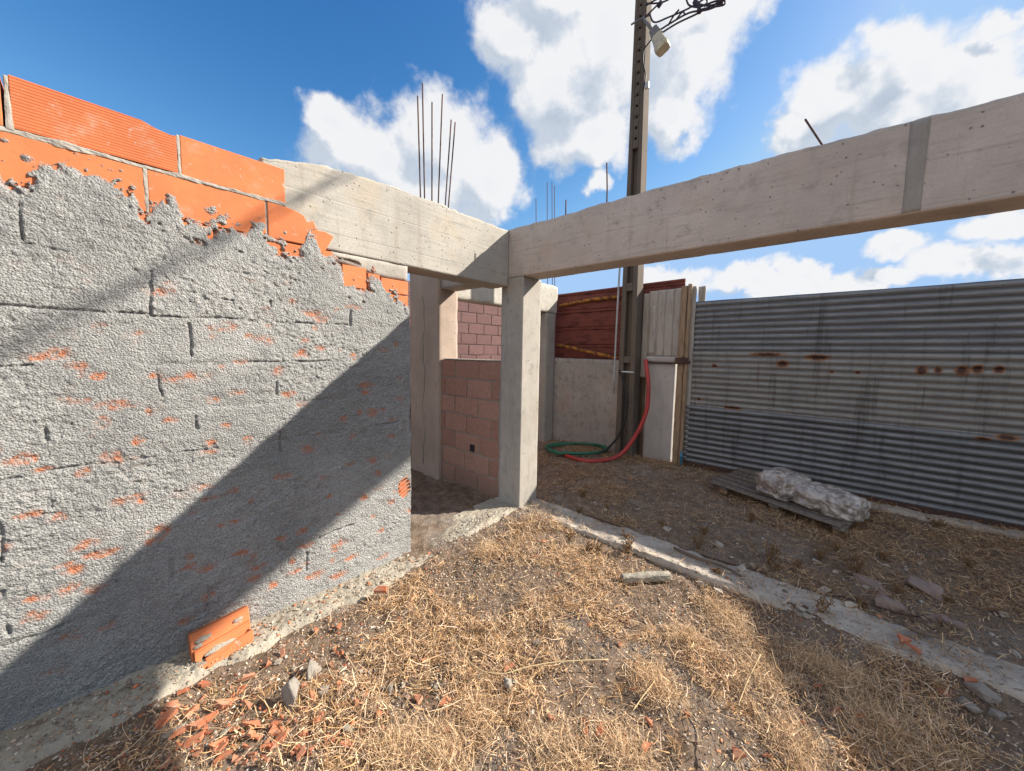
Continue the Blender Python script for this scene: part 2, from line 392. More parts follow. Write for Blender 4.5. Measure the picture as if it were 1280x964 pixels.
M['conduit'] = simple('grey_conduit', (.36, .36, .36), .5, 0, .4)
M['blue_pipe'] = simple('blue_plastic_pipe', (.03, .16, .28), .4, 0, .5)
M['steel'] = simple('grey_steel', (.20, .20, .21), .5, .7, nscale=20)
M['rusty_steel'] = simple('rusty_dark_steel', (.07, .045, .04), .75, .3, nscale=18, col2=(.12, .055, .03))
M['lamp_body'] = simple('lamp_grey_paint', (.20, .18, .165), .6, .2)
M['lamp_cover'] = simple('lamp_yellowed_cover', (.50, .44, .30), .35, 0, .5)
M['straw_stem'] = simple('dry_stem', (.52, .40, .22), .8, 0, .2)
M['stick'] = simple('dead_wood', (.16, .12, .09), .9, 0, .2, nscale=20)

def zinc():
    m, t, b, P = mat('weathered_zinc_sheet', .5, .5); b.inputs['Metallic'].default_value = .45
    s = t.new('ShaderNodeSeparateXYZ'); t.l.new(P, s.inputs[0]); Y, Z = s.outputs[1], s.outputs[2]
    n = t.noise(t.mapv(P, (1, .35, 3)), 7, 6, .65); n2 = t.noise(t.mapv(P, (1, .4, 2)), 40, 5, .7)
    oi = t.new('ShaderNodeObjectInfo')
    c = t.mix(t.mr(n, .3, .7), (.155, .163, .175), (.255, .262, .272))
    mid = t.math('MULTIPLY', t.mr(Z, .84, .87), t.mr(Z, 1.62, 1.59))          # the middle sheet is duller and browner
    c = t.mix(t.math('MULTIPLY', mid, .8), c, t.mix(t.mr(n, .3, .7), (.20, .195, .18), (.28, .27, .245)))
    c = t.mix(t.mr(n2, .5, .75, 0, .5), c, (.085, .09, .095))
    spots = [(1022,447,30,8),(958,443,40,5),(978,455,16,9),(1152,463,16,10),(1173,463,11,8),(1203,463,20,12),(1222,461,16,11),(1250,462,16,10),(893,457,7,5),(1072,466,8,4),(1040,465,6,4),(1258,547,30,7),(1228,548,22,5),(915,510,24,4),(873,499,4,4)]
    r = None
    wob = t.math('MULTIPLY', t.math('SUBTRACT', t.noise(P, 22, 4, .7), .5), 1.3)
    for (u, v, du, dv) in spots:
        c0 = onplane(u, v, 0, 2.87); ay = abs(onplane(u+du/2, v, 0, 2.87)[1]-c0[1]); az = abs(onplane(u, v+dv/2, 0, 2.87)[2]-c0[2])
        a = t.math('MULTIPLY', t.math('SUBTRACT', Y, float(c0[1])), float(1/ay)); e = t.math('MULTIPLY', t.math('SUBTRACT', Z, float(c0[2])), float(1/az))
        q = t.math('SUBTRACT', 1.0, t.math('SQRT', t.math('ADD', t.math('MULTIPLY', a, a), t.math('MULTIPLY', e, e))))
        r = q if r is None else t.math('MAXIMUM', r, q)
    for zl in (.862, 1.612): c = t.mix(t.math('MULTIPLY', t.mr(t.math('ABSOLUTE', t.math('SUBTRACT', Z, zl)), .016, .004), t.mr(n2, .35, .55, .2, .9)), c, (.40, .395, .38))      # broken lighter line along each sheet lap
    # rust creeping at the sheet laps
    lap = t.math('MULTIPLY', t.mr(t.math('ABSOLUTE', t.math('SUBTRACT', Z, .85)), .04, .0), t.mr(t.noise(t.mapv(P, (1, 1, 4)), 6, 5, .7), .52, .66))
    c = t.mix(t.math('MULTIPLY', lap, .6), c, (.16, .085, .05))
    grime = t.noise(t.mapv(P, (1, 3.2, .22)), 3, 6, .75); c = t.mix(t.mr(grime, .5, .7, 0, .65), c, (.055, .052, .05))
    run = t.math('MULTIPLY', t.mr(t.noise(t.mapv(P, (1, 9, .35)), 2.6, 5, .7), .58, .7), t.mr(Z, 1.6, 1.3, 0, .8)); run = t.math('MULTIPLY', run, t.mr(Z, .8, 1.2)); c = t.mix(run, c, (.13, .075, .045))
    gro = t.math('SINE', t.math('MULTIPLY', Z, 2*math.pi/.076)); gs = t.math('ADD', t.mr(Z, .86, .84, 0, .55), t.mr(Z, 1.58, 1.62, 0, .3)); c = t.mix(t.math('MULTIPLY', t.mr(gro, .1, .9), t.math('MULTIPLY', t.mr(n, .3, .6, .6, 1.0), t.math('ADD', gs, .38))), c, (.04, .04, .043))      # valleys darkened for stronger stripes, most on the bottom sheet
    f = t.mr(t.math('ADD', r, wob), -.35, .15); f2 = t.mr(t.math('ADD', r, wob), .05, .5)
    c = t.mix(f, c, (.24, .115, .055)); c = t.mix(f2, c, (.05, .02, .014))
    t.l.new(c, b.inputs['Base Color'])
    b.inputs['Metallic'].default_value = .25
    t.l.new(t.mr(n2, .3, .7, .42, .65), b.inputs['Roughness'])
    t.l.new(t.bump(n2, .25, .003), b.inputs['Normal']); return m
M['zinc'] = zinc()
def plastic():
    m, t, b, P = mat('clear_crumpled_plastic_wrap', .22, .5)
    n = t.noise(P, 7, 6, .7); n2 = t.noise(P, 9, 5, .6, 1.5)
    c = t.mix(t.mr(n, .4, .6), (.42, .375, .33), (.25, .205, .17)); c = t.mix(t.mr(n2, .5, .6, 0, .7), c, (.58, .53, .48)); c = t.mix(t.mr(n2, .44, .34, 0, .5), c, (.20, .17, .15))
    t.l.new(c, b.inputs['Base Color'])
    t.l.new(t.bump(t.math('ADD', n2, t.math('MULTIPLY', t.vor(P, 13, 'DISTANCE_TO_EDGE'), -.4)), .4, .012), b.inputs['Normal'])
    b.inputs['Coat Weight'].default_value = .6; b.inputs['Coat Roughness'].default_value = .12; return m
M['wrap'] = plastic()
def attr_mat(name, rough=.85, trans=0.):
    m, t, b, P = mat(name, rough, .2)
    a = t.new('ShaderNodeAttribute'); a.attribute_name = 'tint'
    n = t.noise(P, 90, 3, .6)
    t.l.new(t.mix(t.mr(n, .35, .7, 0, .35), a.outputs['Color'], (.14, .10, .06)), b.inputs['Base Color']); return m
M['straw'] = attr_mat('dry_straw'); M['pebble'] = attr_mat('mixed_pebbles')

def ground_mat():
    m, t, b, P = mat('dusty_soil', .98, .1)
    s = t.new('ShaderNodeSeparateXYZ'); t.l.new(P, s.inputs[0])
    n1 = t.noise(P, 1.3, 5, .6); n2 = t.noise(P, 9, 6, .7); n3 = t.noise(P, 55, 5, .75)
    ins = t.mr(t.math('ADD', s.outputs[0], t.math('MULTIPLY', t.math('SUBTRACT', n2, .5), .2)), .0, .2)
    sand = t.mix(t.mr(n2, .3, .7), (.27, .195, .14), (.13, .09, .062))
    yard = t.mix(t.mr(n2, .3, .7), (.30, .225, .16), (.16, .115, .08))
    c = t.mix(ins, sand, yard)
    c = t.mix(t.mr(n1, .5, .7, 0, .5), c, (.33, .31, .28))
    c = t.mix(t.mr(n3, .5, .72, 0, .7), c, (.10, .075, .055))
    v = t.vor(P, 60, out='Color'); vd = t.vor(P, 60)
    sv = t.new('ShaderNodeSeparateXYZ'); t.l.new(v, sv.inputs[0])
    peb = t.math('MULTIPLY', t.mr(vd, .4, .3), t.mr(sv.outputs[0], .72, .74)); c = t.mix(t.math('MULTIPLY', peb, .8), c, t.mix(sv.outputs[1], (.45, .41, .36), (.30, .22, .18)))
    t.l.new(c, b.inputs['Base Color'])
    h = t.math('ADD', t.math('ADD', n2, t.math('MULTIPLY', n3, .5)), t.math('MULTIPLY', peb, .4))
    t.l.new(t.bump(h, 1., .02), b.inputs['Normal']); return m
M['ground'] = ground_mat()

# ------------------------------------------------------------------ ground
def ground_z(x, y):
    x = np.asarray(x, float); y = np.asarray(y, float)
    far = sstep(6, 14, np.hypot(x-1, y))
    ins = sstep(.34, .02, x)*sstep(.34, .12, y)
    zi = -.055 - .055*sstep(-.7, -1.6, x)*sstep(-1.2, -.2, y) + .045*np.exp(-(((x+.55)/.6)**2+((y+.75)/.6)**2)) + .03*np.exp(-(((x+.9)/.5)**2+((y+2.0)/.5)**2)) + .027*sstep(-.30, .06, x)*sstep(.1, -.5, y)*(.75+.6*fbm(x*2.5, y*3, 0, 3, 13))
    bury = np.exp(-(((x-.1)/.22)**2+((y+2.15)/.3)**2))*.03 + np.exp(-(((x-.3)/.14)**2+((y+1.1)/.3)**2))*.008 + np.exp(-(((x-.03)/.12)**2+((y+2.9)/.4)**2))*.02
    zi = zi + .035*np.exp(-(((x+.05)/.3)**2+((y+.25)/.35)**2))
    zy = -.03 + 0*x
    z = zi*ins + (zy+.016*fbm(x*4.5, y*4.5, 0, 4, 15, .6))*(1-ins) + bury
    z = z + (1-far)*(.018*fbm(x*2.2, y*2.2, 0, 4, 3) + .015*fbm(x*9, y*9, 0, 3, 11) + .006*vnoise(x*26, y*26, 0, 14))
    return z - far*.02
def axis_coords(lo, hi, st, far):
    a = np.arange(lo, hi+1e-6, st); g_ = st*1.25**np.arange(1, 60); out = np.cumsum(g_); out = out[out < far]
    return np.concatenate([(lo-out)[::-1], a, hi+out])
gx = axis_coords(-3.6, 3.4, .02, 900); gy = axis_coords(-4.2, 2.2, .02, 900)
X, Y = np.meshgrid(gx, gy, indexing='ij')
Zg = ground_z(X, Y); near = (np.abs(X) < 5) & (np.abs(Y) < 5)
Zg = Zg + near*.005*vnoise(X*43, Y*43, 0, 5)
gm = np_mesh('ground', np.stack([X, Y, Zg], -1).reshape(-1, 3), grid_faces(len(gx), len(gy)), smooth=True)
tag(link('ground', gm, M['ground']), kind='structure')

# ------------------------------------------------------------------ foundations
def strip_top(seed, amp):
    return lambda x, y: amp*fbm(x*3, y*3, 0, 4, seed) + amp*.6*fbm(x*14, y*14, 0, 3, seed+3)
o = slab_obj('foundation_strip', M['found'], (0.0, .33, -6.0, .34, -.30, 0.006), origin=(.16, -2.8, -.3), step=.016, rough=.012, chip=.02, seed=4, top=strip_top(8, .022), freq=6)
tag(o, 'long low concrete foundation strip running under the right-hand beam', 'foundation')
def rough_found():
    xs = np.concatenate([np.arange(-5.2, -3.5, .05), np.arange(-3.5, .021, .008)]); ys = np.concatenate([np.arange(-.5, .36, .008), [.40, .42]])
    A, B = np.meshgrid(xs, ys, indexing='ij')
    top = -.082+.085*sstep(-1.25, -.15, A) + .012*fbm(A*4, B*4, 0, 4, 31)
    edge = -.10 + .07*fbm(A*2.2, A*0+1, 0, 4, 40) + .05*sstep(-1.2, -.3, A) - .06*sstep(-1.9, -2.8, A)
    z = top - .16*sstep(0, 1, (edge-B+.09)/.16)
    z = z + .009*fbm(A*16, B*16, 0, 4, 33, .65) + .005*np.abs(vnoise(A*52, B*52, 0, 35)) - .006*sstep(.35, .7, vnoise(A*37, B*37, 0, 36))
    z = np.where(B > .39, -.4, z)
    return np.stack([A, B, z], -1).reshape(-1, 3), grid_faces(len(xs), len(ys))
V, F = rough_found()
o = link('foundation_strip', np_mesh('foundation_strip', V, F), M['found_rough'], origin=(-2.5, .1, -.2))
tag(o, 'crumbly rough concrete footing along the foot of the plastered brick wall', 'foundation')

# ------------------------------------------------------------------ brick wall
WY = .187
wall = empty('brick_wall', (-2.6, .28, -.09), 'orange hollow brick wall half covered in rough grey cement plaster', 'wall')
def brick_box(x0, x1, z0, z1, y0=WY, y1=WY+.19):
    return box(x0, x1, y0, y1, z0, z1)
def prism(poly, y0, y1):
    n = len(poly); V = [(x, y0, z) for x, z in poly]+[(x, y1, z) for x, z in poly]
    a = sum(poly[i][0]*poly[(i+1) % n][1]-poly[(i+1) % n][0]*poly[i][1] for i in range(n))
    F = [tuple(range(n)), tuple(range(n, 2*n))[::-1]]+[(i, i+n, (i+1) % n+n, (i+1) % n) for i in range(n)]
    if a < 0: F = [f[::-1] for f in F]
    return np.array(V, float), F
bricks = []; X0 = -4.9
# top course: the ribbed brick and its chipped corner are separate
bricks.append(brick_box(-2.443, -1.972, 2.412, 2.607))
for a in (-4.01, -3.492): bricks.append(brick_box(a, a+.508, 2.415, 2.62))
# second course
for a, b in ((-4.15, -3.61), (-3.10, -2.583), (-2.571, -2.079), (-3.60, -3.11)): bricks.append(brick_box(a, b, 2.195, 2.395))
# third course, cut back under the beam, and the courses below (mostly under plaster)
zc = [(1.975, 2.185), (1.715, 1.965), (1.475, 1.70), (1.235, 1.46), (1.0, 1.225), (.765, .99), (.53, .755), (.29, .52), (.06, .28), (-.09, .05)]
for i, (a, b) in enumerate(zc):
    x = X0+(.25 if i % 2 else 0)
    while x < -1.14:
        x1 = min(x+.505, -1.136)
        if i == 0:
            xr = min(x1, -1.70)
            if xr > x+.02: bricks.append(brick_box(x, xr, a, b))
        elif x1 > x+.03: bricks.append(brick_box(x, x1, a, b))
        x += .517
for a, b, c, d in ((-1.693, -1.66, 1.975, 2.12), (-1.64, -1.472, 1.975, 2.118), (-1.46, -1.37, 1.975, 2.09), (-1.36, -1.136, 1.975, 2.075)): bricks.append(brick_box(a, b, c, d))
BRK = [(-2.068, 2.195), (-2.068, 2.395), (-1.968, 2.393), (-1.90, 2.380), (-1.871, 2.367), (-1.853, 2.334), (-1.82, 2.352), (-1.793, 2.30), (-1.742, 2.302), (-1.693, 2.284), (-1.728, 2.22), (-1.762, 2.16), (-1.80, 2.172), (-1.84, 2.195)]
bricks.append(prism(BRK, WY-.003, WY+.12))
o = bevel(link('brickwork', np_mesh('brickwork', *merge(bricks)), M['brick'], wall), .004, 2)
rb = [prism([(-2.962, 2.418), (-2.456, 2.418), (-2.456, 2.596), (-2.48, 2.592), (-2.53, 2.600), (-2.58, 2.617), (-2.962, 2.622)], WY, WY+.19)]
o = bevel(link('ribbed_brick', np_mesh('ribbed_brick', *merge(rb)), M['brick_rib'], wall), .003, 2); o['label'] = 'finely ribbed orange brick with a chipped top corner'
# mortar core and bedding
mc = [box(X0, -1.139, WY+.012, WY+.185, -.09, 1.975), box(X0, -2.0, WY+.014, WY+.185, 1.975, 2.40)]
Vm, Fm = merge(mc)
link('mortar_core', np_mesh('mortar_core', Vm, Fm), M['mortar'], wall)
V, F = slab(X0, -1.976, WY-.003, WY+.18, 2.392, 2.417, step=.008, rough=.010, chip=.006, seed=71, freq=30)
V[:, 1] += .006*fbm(V[:, 0]*30, V[:, 2]*60, 0, 3, 171); V[:, 2] += .004*fbm(V[:, 0]*18, V[:, 1]*5, 0, 3, 172); mb = [(V, [tuple(f) for f in F])]
V, F = slab(-2.968, -2.456, WY-.002, WY+.1, 2.404, 2.409, step=.02, rough=.004, chip=.002, seed=72)
for xa, xb, za, zb in ((-2.974, -2.962, 2.41, 2.618), (-2.455, -2.444, 2.41, 2.605), (-2.583, -2.572, 2.19, 2.398)):
    V, F = slab(xa-.003, xb+.003, WY-.001, WY+.17, za, zb, step=.008, rough=.006, chip=.003, seed=73, freq=30)
    V[:, 1] += .005*fbm(V[:, 0]*60, V[:, 2]*30, 0, 3, 173); mb.append((V, [tuple(f) for f in F]))
link('mortar_joint', np_mesh('mortar_joint', *merge(mb)), M['mortar'], wall)
V, F = slab(-1.72, -1.134, WY+.004, WY+.2, 2.078, 2.196, step=.025, rough=.005, chip=.012, seed=75)
V[:, 2] += (V[:, 2] < 2.14)*.05*sstep(-1.3, -1.72, V[:, 0])
link('mortar_fill', np_mesh('mortar_fill', V, F), M['mortar'], wall)

BND = [(-4.9, 2.30), (-4.2, 2.36), (-3.6, 2.24), (-3.2, 2.34), (-2.999, 2.337), (-2.985, 2.30), (-2.98, 2.19), (-2.975, 2.2), (-2.92, 2.268), (-2.843, 2.336), (-2.799, 2.363), (-2.761, 2.377), (-2.756, 2.352), (-2.783, 2.28), (-2.77, 2.245), (-2.758, 2.239), (-2.714, 2.286), (-2.673, 2.322), (-2.633, 2.307), (-2.613, 2.252), (-2.605, 2.192), (-2.588, 2.177), (-2.532, 2.228), (-2.475, 2.274), (-2.458, 2.212), (-2.431, 2.182), (-2.349, 2.184), (-2.315, 2.251), (-2.271, 2.276), (-2.241, 2.191), (-2.183, 2.185), (-2.083, 2.271), (-2.066, 2.219), (-2.035, 2.177), (-1.927, 2.178), (-1.887, 2.20), (-1.86, 2.27), (-1.836, 2.34), (-1.805, 2.275), (-1.774, 2.171), (-1.746, 2.15), (-1.717, 2.182), (-1.696, 2.172), (-1.652, 2.144), (-1.64, 2.021), (-1.618, 1.988), (-1.556, 1.973), (-1.508, 1.965), (-1.475, 1.984), (-1.465, 2.095), (-1.354, 2.081), (-1.346, 1.978), (-1.246, 1.999), (-1.208, 1.954), (-1.13, 1.944)]
BND = sorted(BND); _r = np.random.default_rng(3)
ORG = [(-2.65, 1.615), (-2.878, 1.516), (-2.931, 1.494), (-2.513, 1.847), (-2.569, 1.821), (-2.445, 1.396), (-2.525, 1.38), (-2.857, 1.304), (-2.734, 1.27), (-1.901, 1.606), (-2.106, 1.598), (-2.386, 1.031), (-1.891, 0.899), (-2.739, 1.005), (-2.966, 1.011), (-3.022, 1.067), (-2.439, 0.791), (-2.672, 0.801), (-2.04, 0.768), (-2.306, 1.659), (-1.918, 1.512), (-1.837, 1.782), (-1.927, 1.196), (-2.24, 1.296), (-2.607, 0.624), (-2.629, 0.565), (-2.863, 0.627), (-2.819, 0.573), (-2.263, 0.354), (-2.437, 0.336), (-2.327, 0.557), (-2.915, 0.225), (-2.997, 0.08), (-2.813, 0.206), (-2.543, 0.085), (-1.988, 0.127), (-1.899, 0.054), (-1.924, 0.271), (-2.941, 0.444), (-2.843, 0.41), (-1.861, 0.041), (-1.731, -0.02), (-1.943, 0.149), (-1.614, 0.071), (-1.894, 1.531), (-1.792, 1.738), (-1.58, 1.836), (-1.421, 0.647), (-2.275, 0.361), (-1.379, -0.02), (-2.119, 0.093), (-2.741, 0.807), (-1.5, 1.3), (-1.3, .9), (-1.45, 1.1), (-1.6, .95), (-1.35, 1.55), (-1.7, .2)] + [(float(_r.uniform(-3.2, -1.15)), float(_r.uniform(0, 1.9))) for _ in range(85)]
CRK = [((-3.035, 1.701), (-2.747, 1.704)), ((-2.747, 1.704), (-2.6, 1.709)), ((-2.6, 1.698), (-2.224, 1.711)), ((-3.049, 1.461), (-2.968, 1.463)), ((-3.078, 0.988), (-2.951, 1.001)), ((-2.951, 1.001), (-2.732, 0.995)), ((-2.732, 0.995), (-2.634, 1.0)), ((-2.512, 1.001), (-2.362, 0.996)), ((-3.12, 0.279), (-2.933, 0.284)), ((-2.592, 1.872), (-2.591, 1.71)), ((-2.451, 1.669), (-2.445, 1.503)), ((-2.578, 1.43), (-2.571, 1.268)), ((-2.951, 1.196), (-2.95, 1.136)), ((-2.079, 1.82), (-2.074, 1.727)), ((-2.968, 2.167), (-2.963, 1.978)), ((-2.964, 1.962), (-2.842, 1.955)), ((-2.066, 1.336), (-2.063, 1.273)), ((-2.314, 1.816), (-2.258, 1.809)), ((-2.771, 0.419), (-2.677, 0.402)), ((-2.444, 0.102), (-2.419, 0.208)), ((-2.576, 0.436), (-2.577, 0.348)), ((-3.088, 0.82), (-3.092, 0.648)), ((-3.102, 0.512), (-3.093, 0.328)), ((-2.949, 0.129), (-2.947, 0.081)), ((-2.093, 0.378), (-2.068, 0.306)), ((-1.921, 0.222), (-1.92, 0.1)), ((-1.829, 0.298), (-1.61, 0.309)), ((-2.584, 1.911), (-2.589, 1.815)), ((-2.547, 0.795), (-2.512, 0.79)), ((-2.439, 1.184), (-2.439, 1.119)), ((-2.054, 1.041), (-2.053, 0.916)), ((-2.2, 1.47), (-1.75, 1.475)), ((-1.95, 1.71), (-1.6, 1.715)), ((-1.6, 1.72), (-1.598, 1.85)), ((-1.45, 1.0), (-1.2, 1.003))]
def plaster_mesh():
    xs = np.concatenate([np.arange(-4.9, -3.45, .02), np.arange(-3.45, -1.1315, .005)]); zs = np.arange(-.10, 2.42, .005)
    A, B = np.meshgrid(xs, zs, indexing='ij')
    A0, B0 = A, B; A, B = A+.010*fbm(A*11, B*11, 0, 3, 251)+.004*vnoise(A*40, B*40, 0, 252), B+.010*fbm(A*11, B*11, 0, 3, 253)+.004*vnoise(A*40, B*40, 0, 254)
    big = fbm(A*3.5, B*3.5, 0, 4, 51); med = fbm(A*13+big, B*15, 0, 4, 52); fine = fbm(A*38, B*46, 0, 3, 53, .6); grit = vnoise(A*85, B*95, 0, 54)
    grit2 = np.abs(vnoise((A+.006*big)*60, (B+.006*med)*70, 0, 154))
    A, B = A0, B0
    rgh = .35+.95*sstep(-.32, .32, fbm(A*2.6, B*4.5, 0, 5, 151, .6))
    course = 0*A
    for zc_ in (1.963, 1.703, 1.463, 1.227, .993, .757, .525, .285, .055): course = course + np.exp(-((B-zc_-.006*vnoise(A*3, B*0, 0, 152))/.011)**2)
    T_ = .0170 + .003*big + .0042*med + rgh*(.0040*fine + .0034*grit + .0032*grit2) - .0036*course*sstep(-.1, .4, vnoise(A*4, B*3, 0, 153)) + .003*sstep(.1, .5, fbm(A*6, B*16, 0, 4, 156))
    zb = np.interp(xs, [p[0] for p in BND], [p[1] for p in BND])
    ker = np.exp(-(np.arange(-10, 11)/4.5)**2); ker /= ker.sum(); zb = np.convolve(np.pad(zb, 10, 'edge'), ker, 'valid')
    zb = zb[:, None] + .042*fbm(A*12, B*12, 0, 5, 55, .66) + .012*vnoise(A*60, B*60, 0, 155) + .05*fbm(A*4.5, B*2, 0, 3, 256)
    T_ = T_*(.35*sstep(-.002, .012, zb-B)+.65*sstep(.0, .10, zb-B+.02*fine)) - .004*sstep(.0, -.01, zb-B)
    for i, (cx, cz, r0) in enumerate([(-2.93, 2.31, .02), (-2.985, 2.36, .012), (-2.33, 2.27, .028), (-2.28, 2.25, .012), (-2.22, 2.23, .014), (-2.72, 2.345, .02), (-2.50, 2.30, .010), (-2.14, 2.26, .016), (-1.98, 2.24, .018), (-2.66, 2.36, .008), (-1.92, 2.26, .012), (-2.4, 2.3, .007), (-2.05, 2.3, .008)]):
        T_ = T_ + .014*np.exp(-((A-cx)**2+((B-cz)*1.3)**2)/r0**2)*(B > zb-.02)*(.6+.8*fine)
    pn = fbm(A*15, B*15, 0, 5, 257, .62); below = sstep(.16, .02, zb-B)*(B < zb)
    T_ = T_ - .03*below*sstep(.12, .34, pn) + .0105*sstep(.26, .42, fbm(A*34, B*34, 0, 4, 258, .65))*sstep(.10, .0, B-zb)*(B > zb)
    spot = np.zeros_like(A)
    for i, (cx, cz) in enumerate(ORG):                      # spots where the plaster is knocked off or was never thick
        rx, rz = (.030+.03*((i*37) % 11)/11, .014+.014*((i*53) % 7)/7) if i < 58 else (.018+.022*((i*37) % 11)/11, .012+.014*((i*53) % 7)/7)
        m_ = np.exp(-(((A-cx)/rx)**2+((B-cz)/rz)**2))
        m_ = m_**.6; thin = m_*(.75+1.1*fbm(A*24+i, B*40, 0, 4, 56, .65)); spot = np.maximum(spot, thin); T_ = T_ - .0055*np.clip(thin, 0, 1.3)
    T_ = T_ - .010*sstep(.42, .75, fbm(A*5, B*9, 0, 5, 58, .62))    # thin smears
    cr = np.zeros_like(A)
    for (p, q) in CRK:
        p = np.array(p); q = np.array(q); d = q-p; L2 = d@d
        t = np.clip(((A-p[0])*d[0]+(B-p[1])*d[1])/L2, 0, 1)
        wob = .012*fbm(A*14, B*14, 0, 4, 57)
        ds = np.hypot(A-p[0]-t*d[0]+wob, B-p[1]-t*d[1]+wob)
        wd = (.0032 + .0048*np.abs(vnoise(A*9, B*9, 0, 59)))*(1.3 if abs(d[0]) < abs(d[1]) else 1)
        cr = np.maximum(cr, sstep(wd*1.6, wd*.5, ds))
    hole = sstep(.055, .03, np.hypot((A+1.195)*1.0, (B-.47)*.62))            # broken brick near the free end
    hole = np.maximum(hole, sstep(.022, .014, np.hypot(A+1.535, (B-1.985)*.9)))
    cr = cr*sstep(-.6, -.05, fbm(A*7, B*7, 0, 3, 157)); T_ = np.where(cr > 0, np.maximum(T_, .004)*(1-cr)+cr*.0045, T_)
    T_ = T_ - .05*hole
    scr = np.maximum(sstep(.18, .8, spot), .8*sstep(.0085, .003, T_))*(1-cr)
    A = A + sstep(-1.19, -1.135, A)*(.008*fbm(A*0+2, B*9, 0, 4, 259) - .014*sstep(.25, .6, fbm(A*0+7, B*6, 0, 4, 260)))
    idx = np.stack([A, WY-T_, B], -1).reshape(-1, 3)
    F = grid_faces(len(xs), len(zs)); keep = (T_.ravel()[F] > .0006).any(1)
    F = F[keep][:, :]
    us = np.unique(F); re = np.full(len(idx), -1); re[us] = np.arange(len(us))
    # end return of the plaster round the free edge
    return idx[us], re[F], scr.ravel()[us]
V, F, S = plaster_mesh()
me = np_mesh('plaster', V, F, attrs={'scrape': ('FLOAT', S)})
link('plaster', me, M['plaster'], wall)
# free edge of the wall: plaster return
V, F = slab(-1.139, -1.1325, WY-.004, WY+.19, -.09, 1.95, step=.02, rough=.006, chip=.004, seed=78)
link('plaster_return', np_mesh('plaster_return', V, F), M['plaster'], wall)
# broken brick webs showing in the hole at the free edge
pl_ = []
for i, z in enumerate((.395, .425, .455, .485, .515, .545)):
    v, f = box(-1.235+.006*(i % 3), -1.134-.004*(i % 2), WY-.012-.004*(i % 2), WY+.06, z, z+.012)
    v[:, 2] += (v[:, 0]+1.19)*.35; pl_.append((v, f))
link('broken_web', np_mesh('broken_web', *merge(pl_)), M['shard'], wall)

# ------------------------------------------------------------------ concrete frame
tl = lambda x, y: np.interp(x, [-2.1, -2.035, -1.885, -1.605, -1.272, -.812, .0], [-.10, -.088, -.05, .0, .012, .010, .0]) + .012*fbm(x*5, y*5, 0, 4, 61) + .010*fbm(x*22, y*22, 0, 3, 161)
o = slab_obj('concrete_beam', M['beam_sun'], (-2.09, -.002, WY+.004, .43, 2.195, 2.73), origin=(-1.04, .3, 2.195), step=.015, rough=.0015, chip=.0035, seed=2, top=tl)
tag(o, 'sunlit cream concrete beam leading from the orange bricks to the corner pillar', 'beam')
beam = empty('concrete_beam', (.13, -2.5, 2.279), 'long shaded grey concrete beam running from the corner pillar out past the gate side', 'beam')
tr = lambda x, y: np.interp(y, [-6, -2.9, -2.0, -1.4, -.86, -.4, .4], [.0, .0, .01, .016, .02, .008, .012]) - .006 + .007*fbm(x*3, y*2, 0, 4, 62) + .006*fbm(x*22, y*20, 0, 3, 162)
slab_obj('beam_body', M['beam'], (0.0, .255, -6.0, .43, 2.279, 2.735), parent=beam, step=.0155, rough=.0015, chip=.0035, seed=3, top=tr)
V, F = slab(-.004, .2, -2.59, -2.52, 2.285, 2.725, step=.02, rough=.003, chip=.004, seed=9)
M['patch'] = concrete('dark_mortar_band', (.36, .325, .295), dark=.7, grain=(1, 1, .3), stain=.6)
link('repair_patch', np_mesh('repair_patch', V, F), M['patch'], beam)['label'] = 'darker vertical mortar band across the beam'
tube('rebar', [(.12, -.79, 2.68), (.12, -.787, 2.9), (.118, -.776, 3.11)], .006, M['rebar'], beam)
tube('rebar', [(.12, -2.235, 2.66), (.12, -2.16, 2.80), (.10, -2.08, 2.95)], .0055, M['rebar'], beam)
tube('rebar', [onplane(u, v, 0, .2) for u, v in ((707, 275), (707.5, 250))], .006, M['rebar'], beam)
o = slab_obj('concrete_pillar', M['pillar'], (.002, .285, .002, .285, -.12, 2.276), origin=(.14, .14, 0), step=.015, rough=.0015, chip=.0035, seed=12)
tag(o, 'square concrete corner pillar half in sun where both beams meet', 'pillar')
o = slab_obj('concrete_pillar', M['pillar'], (.0, .26, -5.9, -5.6, -.12, 2.276), origin=(.14, -5.75, 0), step=.06, rough=.003, chip=.010, seed=13)
tag(o, 'concrete pillar holding the near end of the long shaded beam', 'pillar')
# frame carried on behind the corner pillar
pil2 = empty('concrete_pillar', (.15, 1.62, -.05), 'wide brownish concrete pier with a long crack behind the doorway', 'pillar')
slab_obj('pier_body', M['rear_concrete'], (.0, .30, 1.32, 1.93, -.12, 2.70), parent=pil2, step=.04, rough=.006, chip=.012, seed=15)
ck = [(-.004, 1.62+.02*math.sin(z*9)+.012*math.sin(z*23), z) for z in np.arange(.1, 2.3, .06)]
tube('crack_seam', ck, .006, M['old_concrete'], pil2, seg=5)
for i, (a, b) in enumerate([((-.03, 2.6), (-.088, 4.507)), ((.02, 2.6), (-.021, 4.68)), ((.11, 2.6), (.115, 4.532)), ((.17, 2.6), (.27, 4.698)), ((.25, 2.6), (.408, 4.461)), ((.29, 2.6), (.472, 4.46))]):
    tube('rebar', [(a[0]+.0, 1.6, a[1]), ((a[0]+b[0])/2, 1.6, (a[1]+b[1])/2+.01), (b[0], 1.6, b[1])], .0085, M['rebar'], pil2)
o = slab_obj('concrete_beam', M['pillar'], (.03, .26, .44, 1.315, 2.285, 2.70), origin=(.14, .9, 2.285), step=.04, rough=.003, chip=.008, seed=17)
tag(o, 'short shaded concrete beam between the corner pillar and the cracked pier', 'beam')
for u, v0, v1 in ((608.6, 284, 267), (623, 296, 285)):
    pass
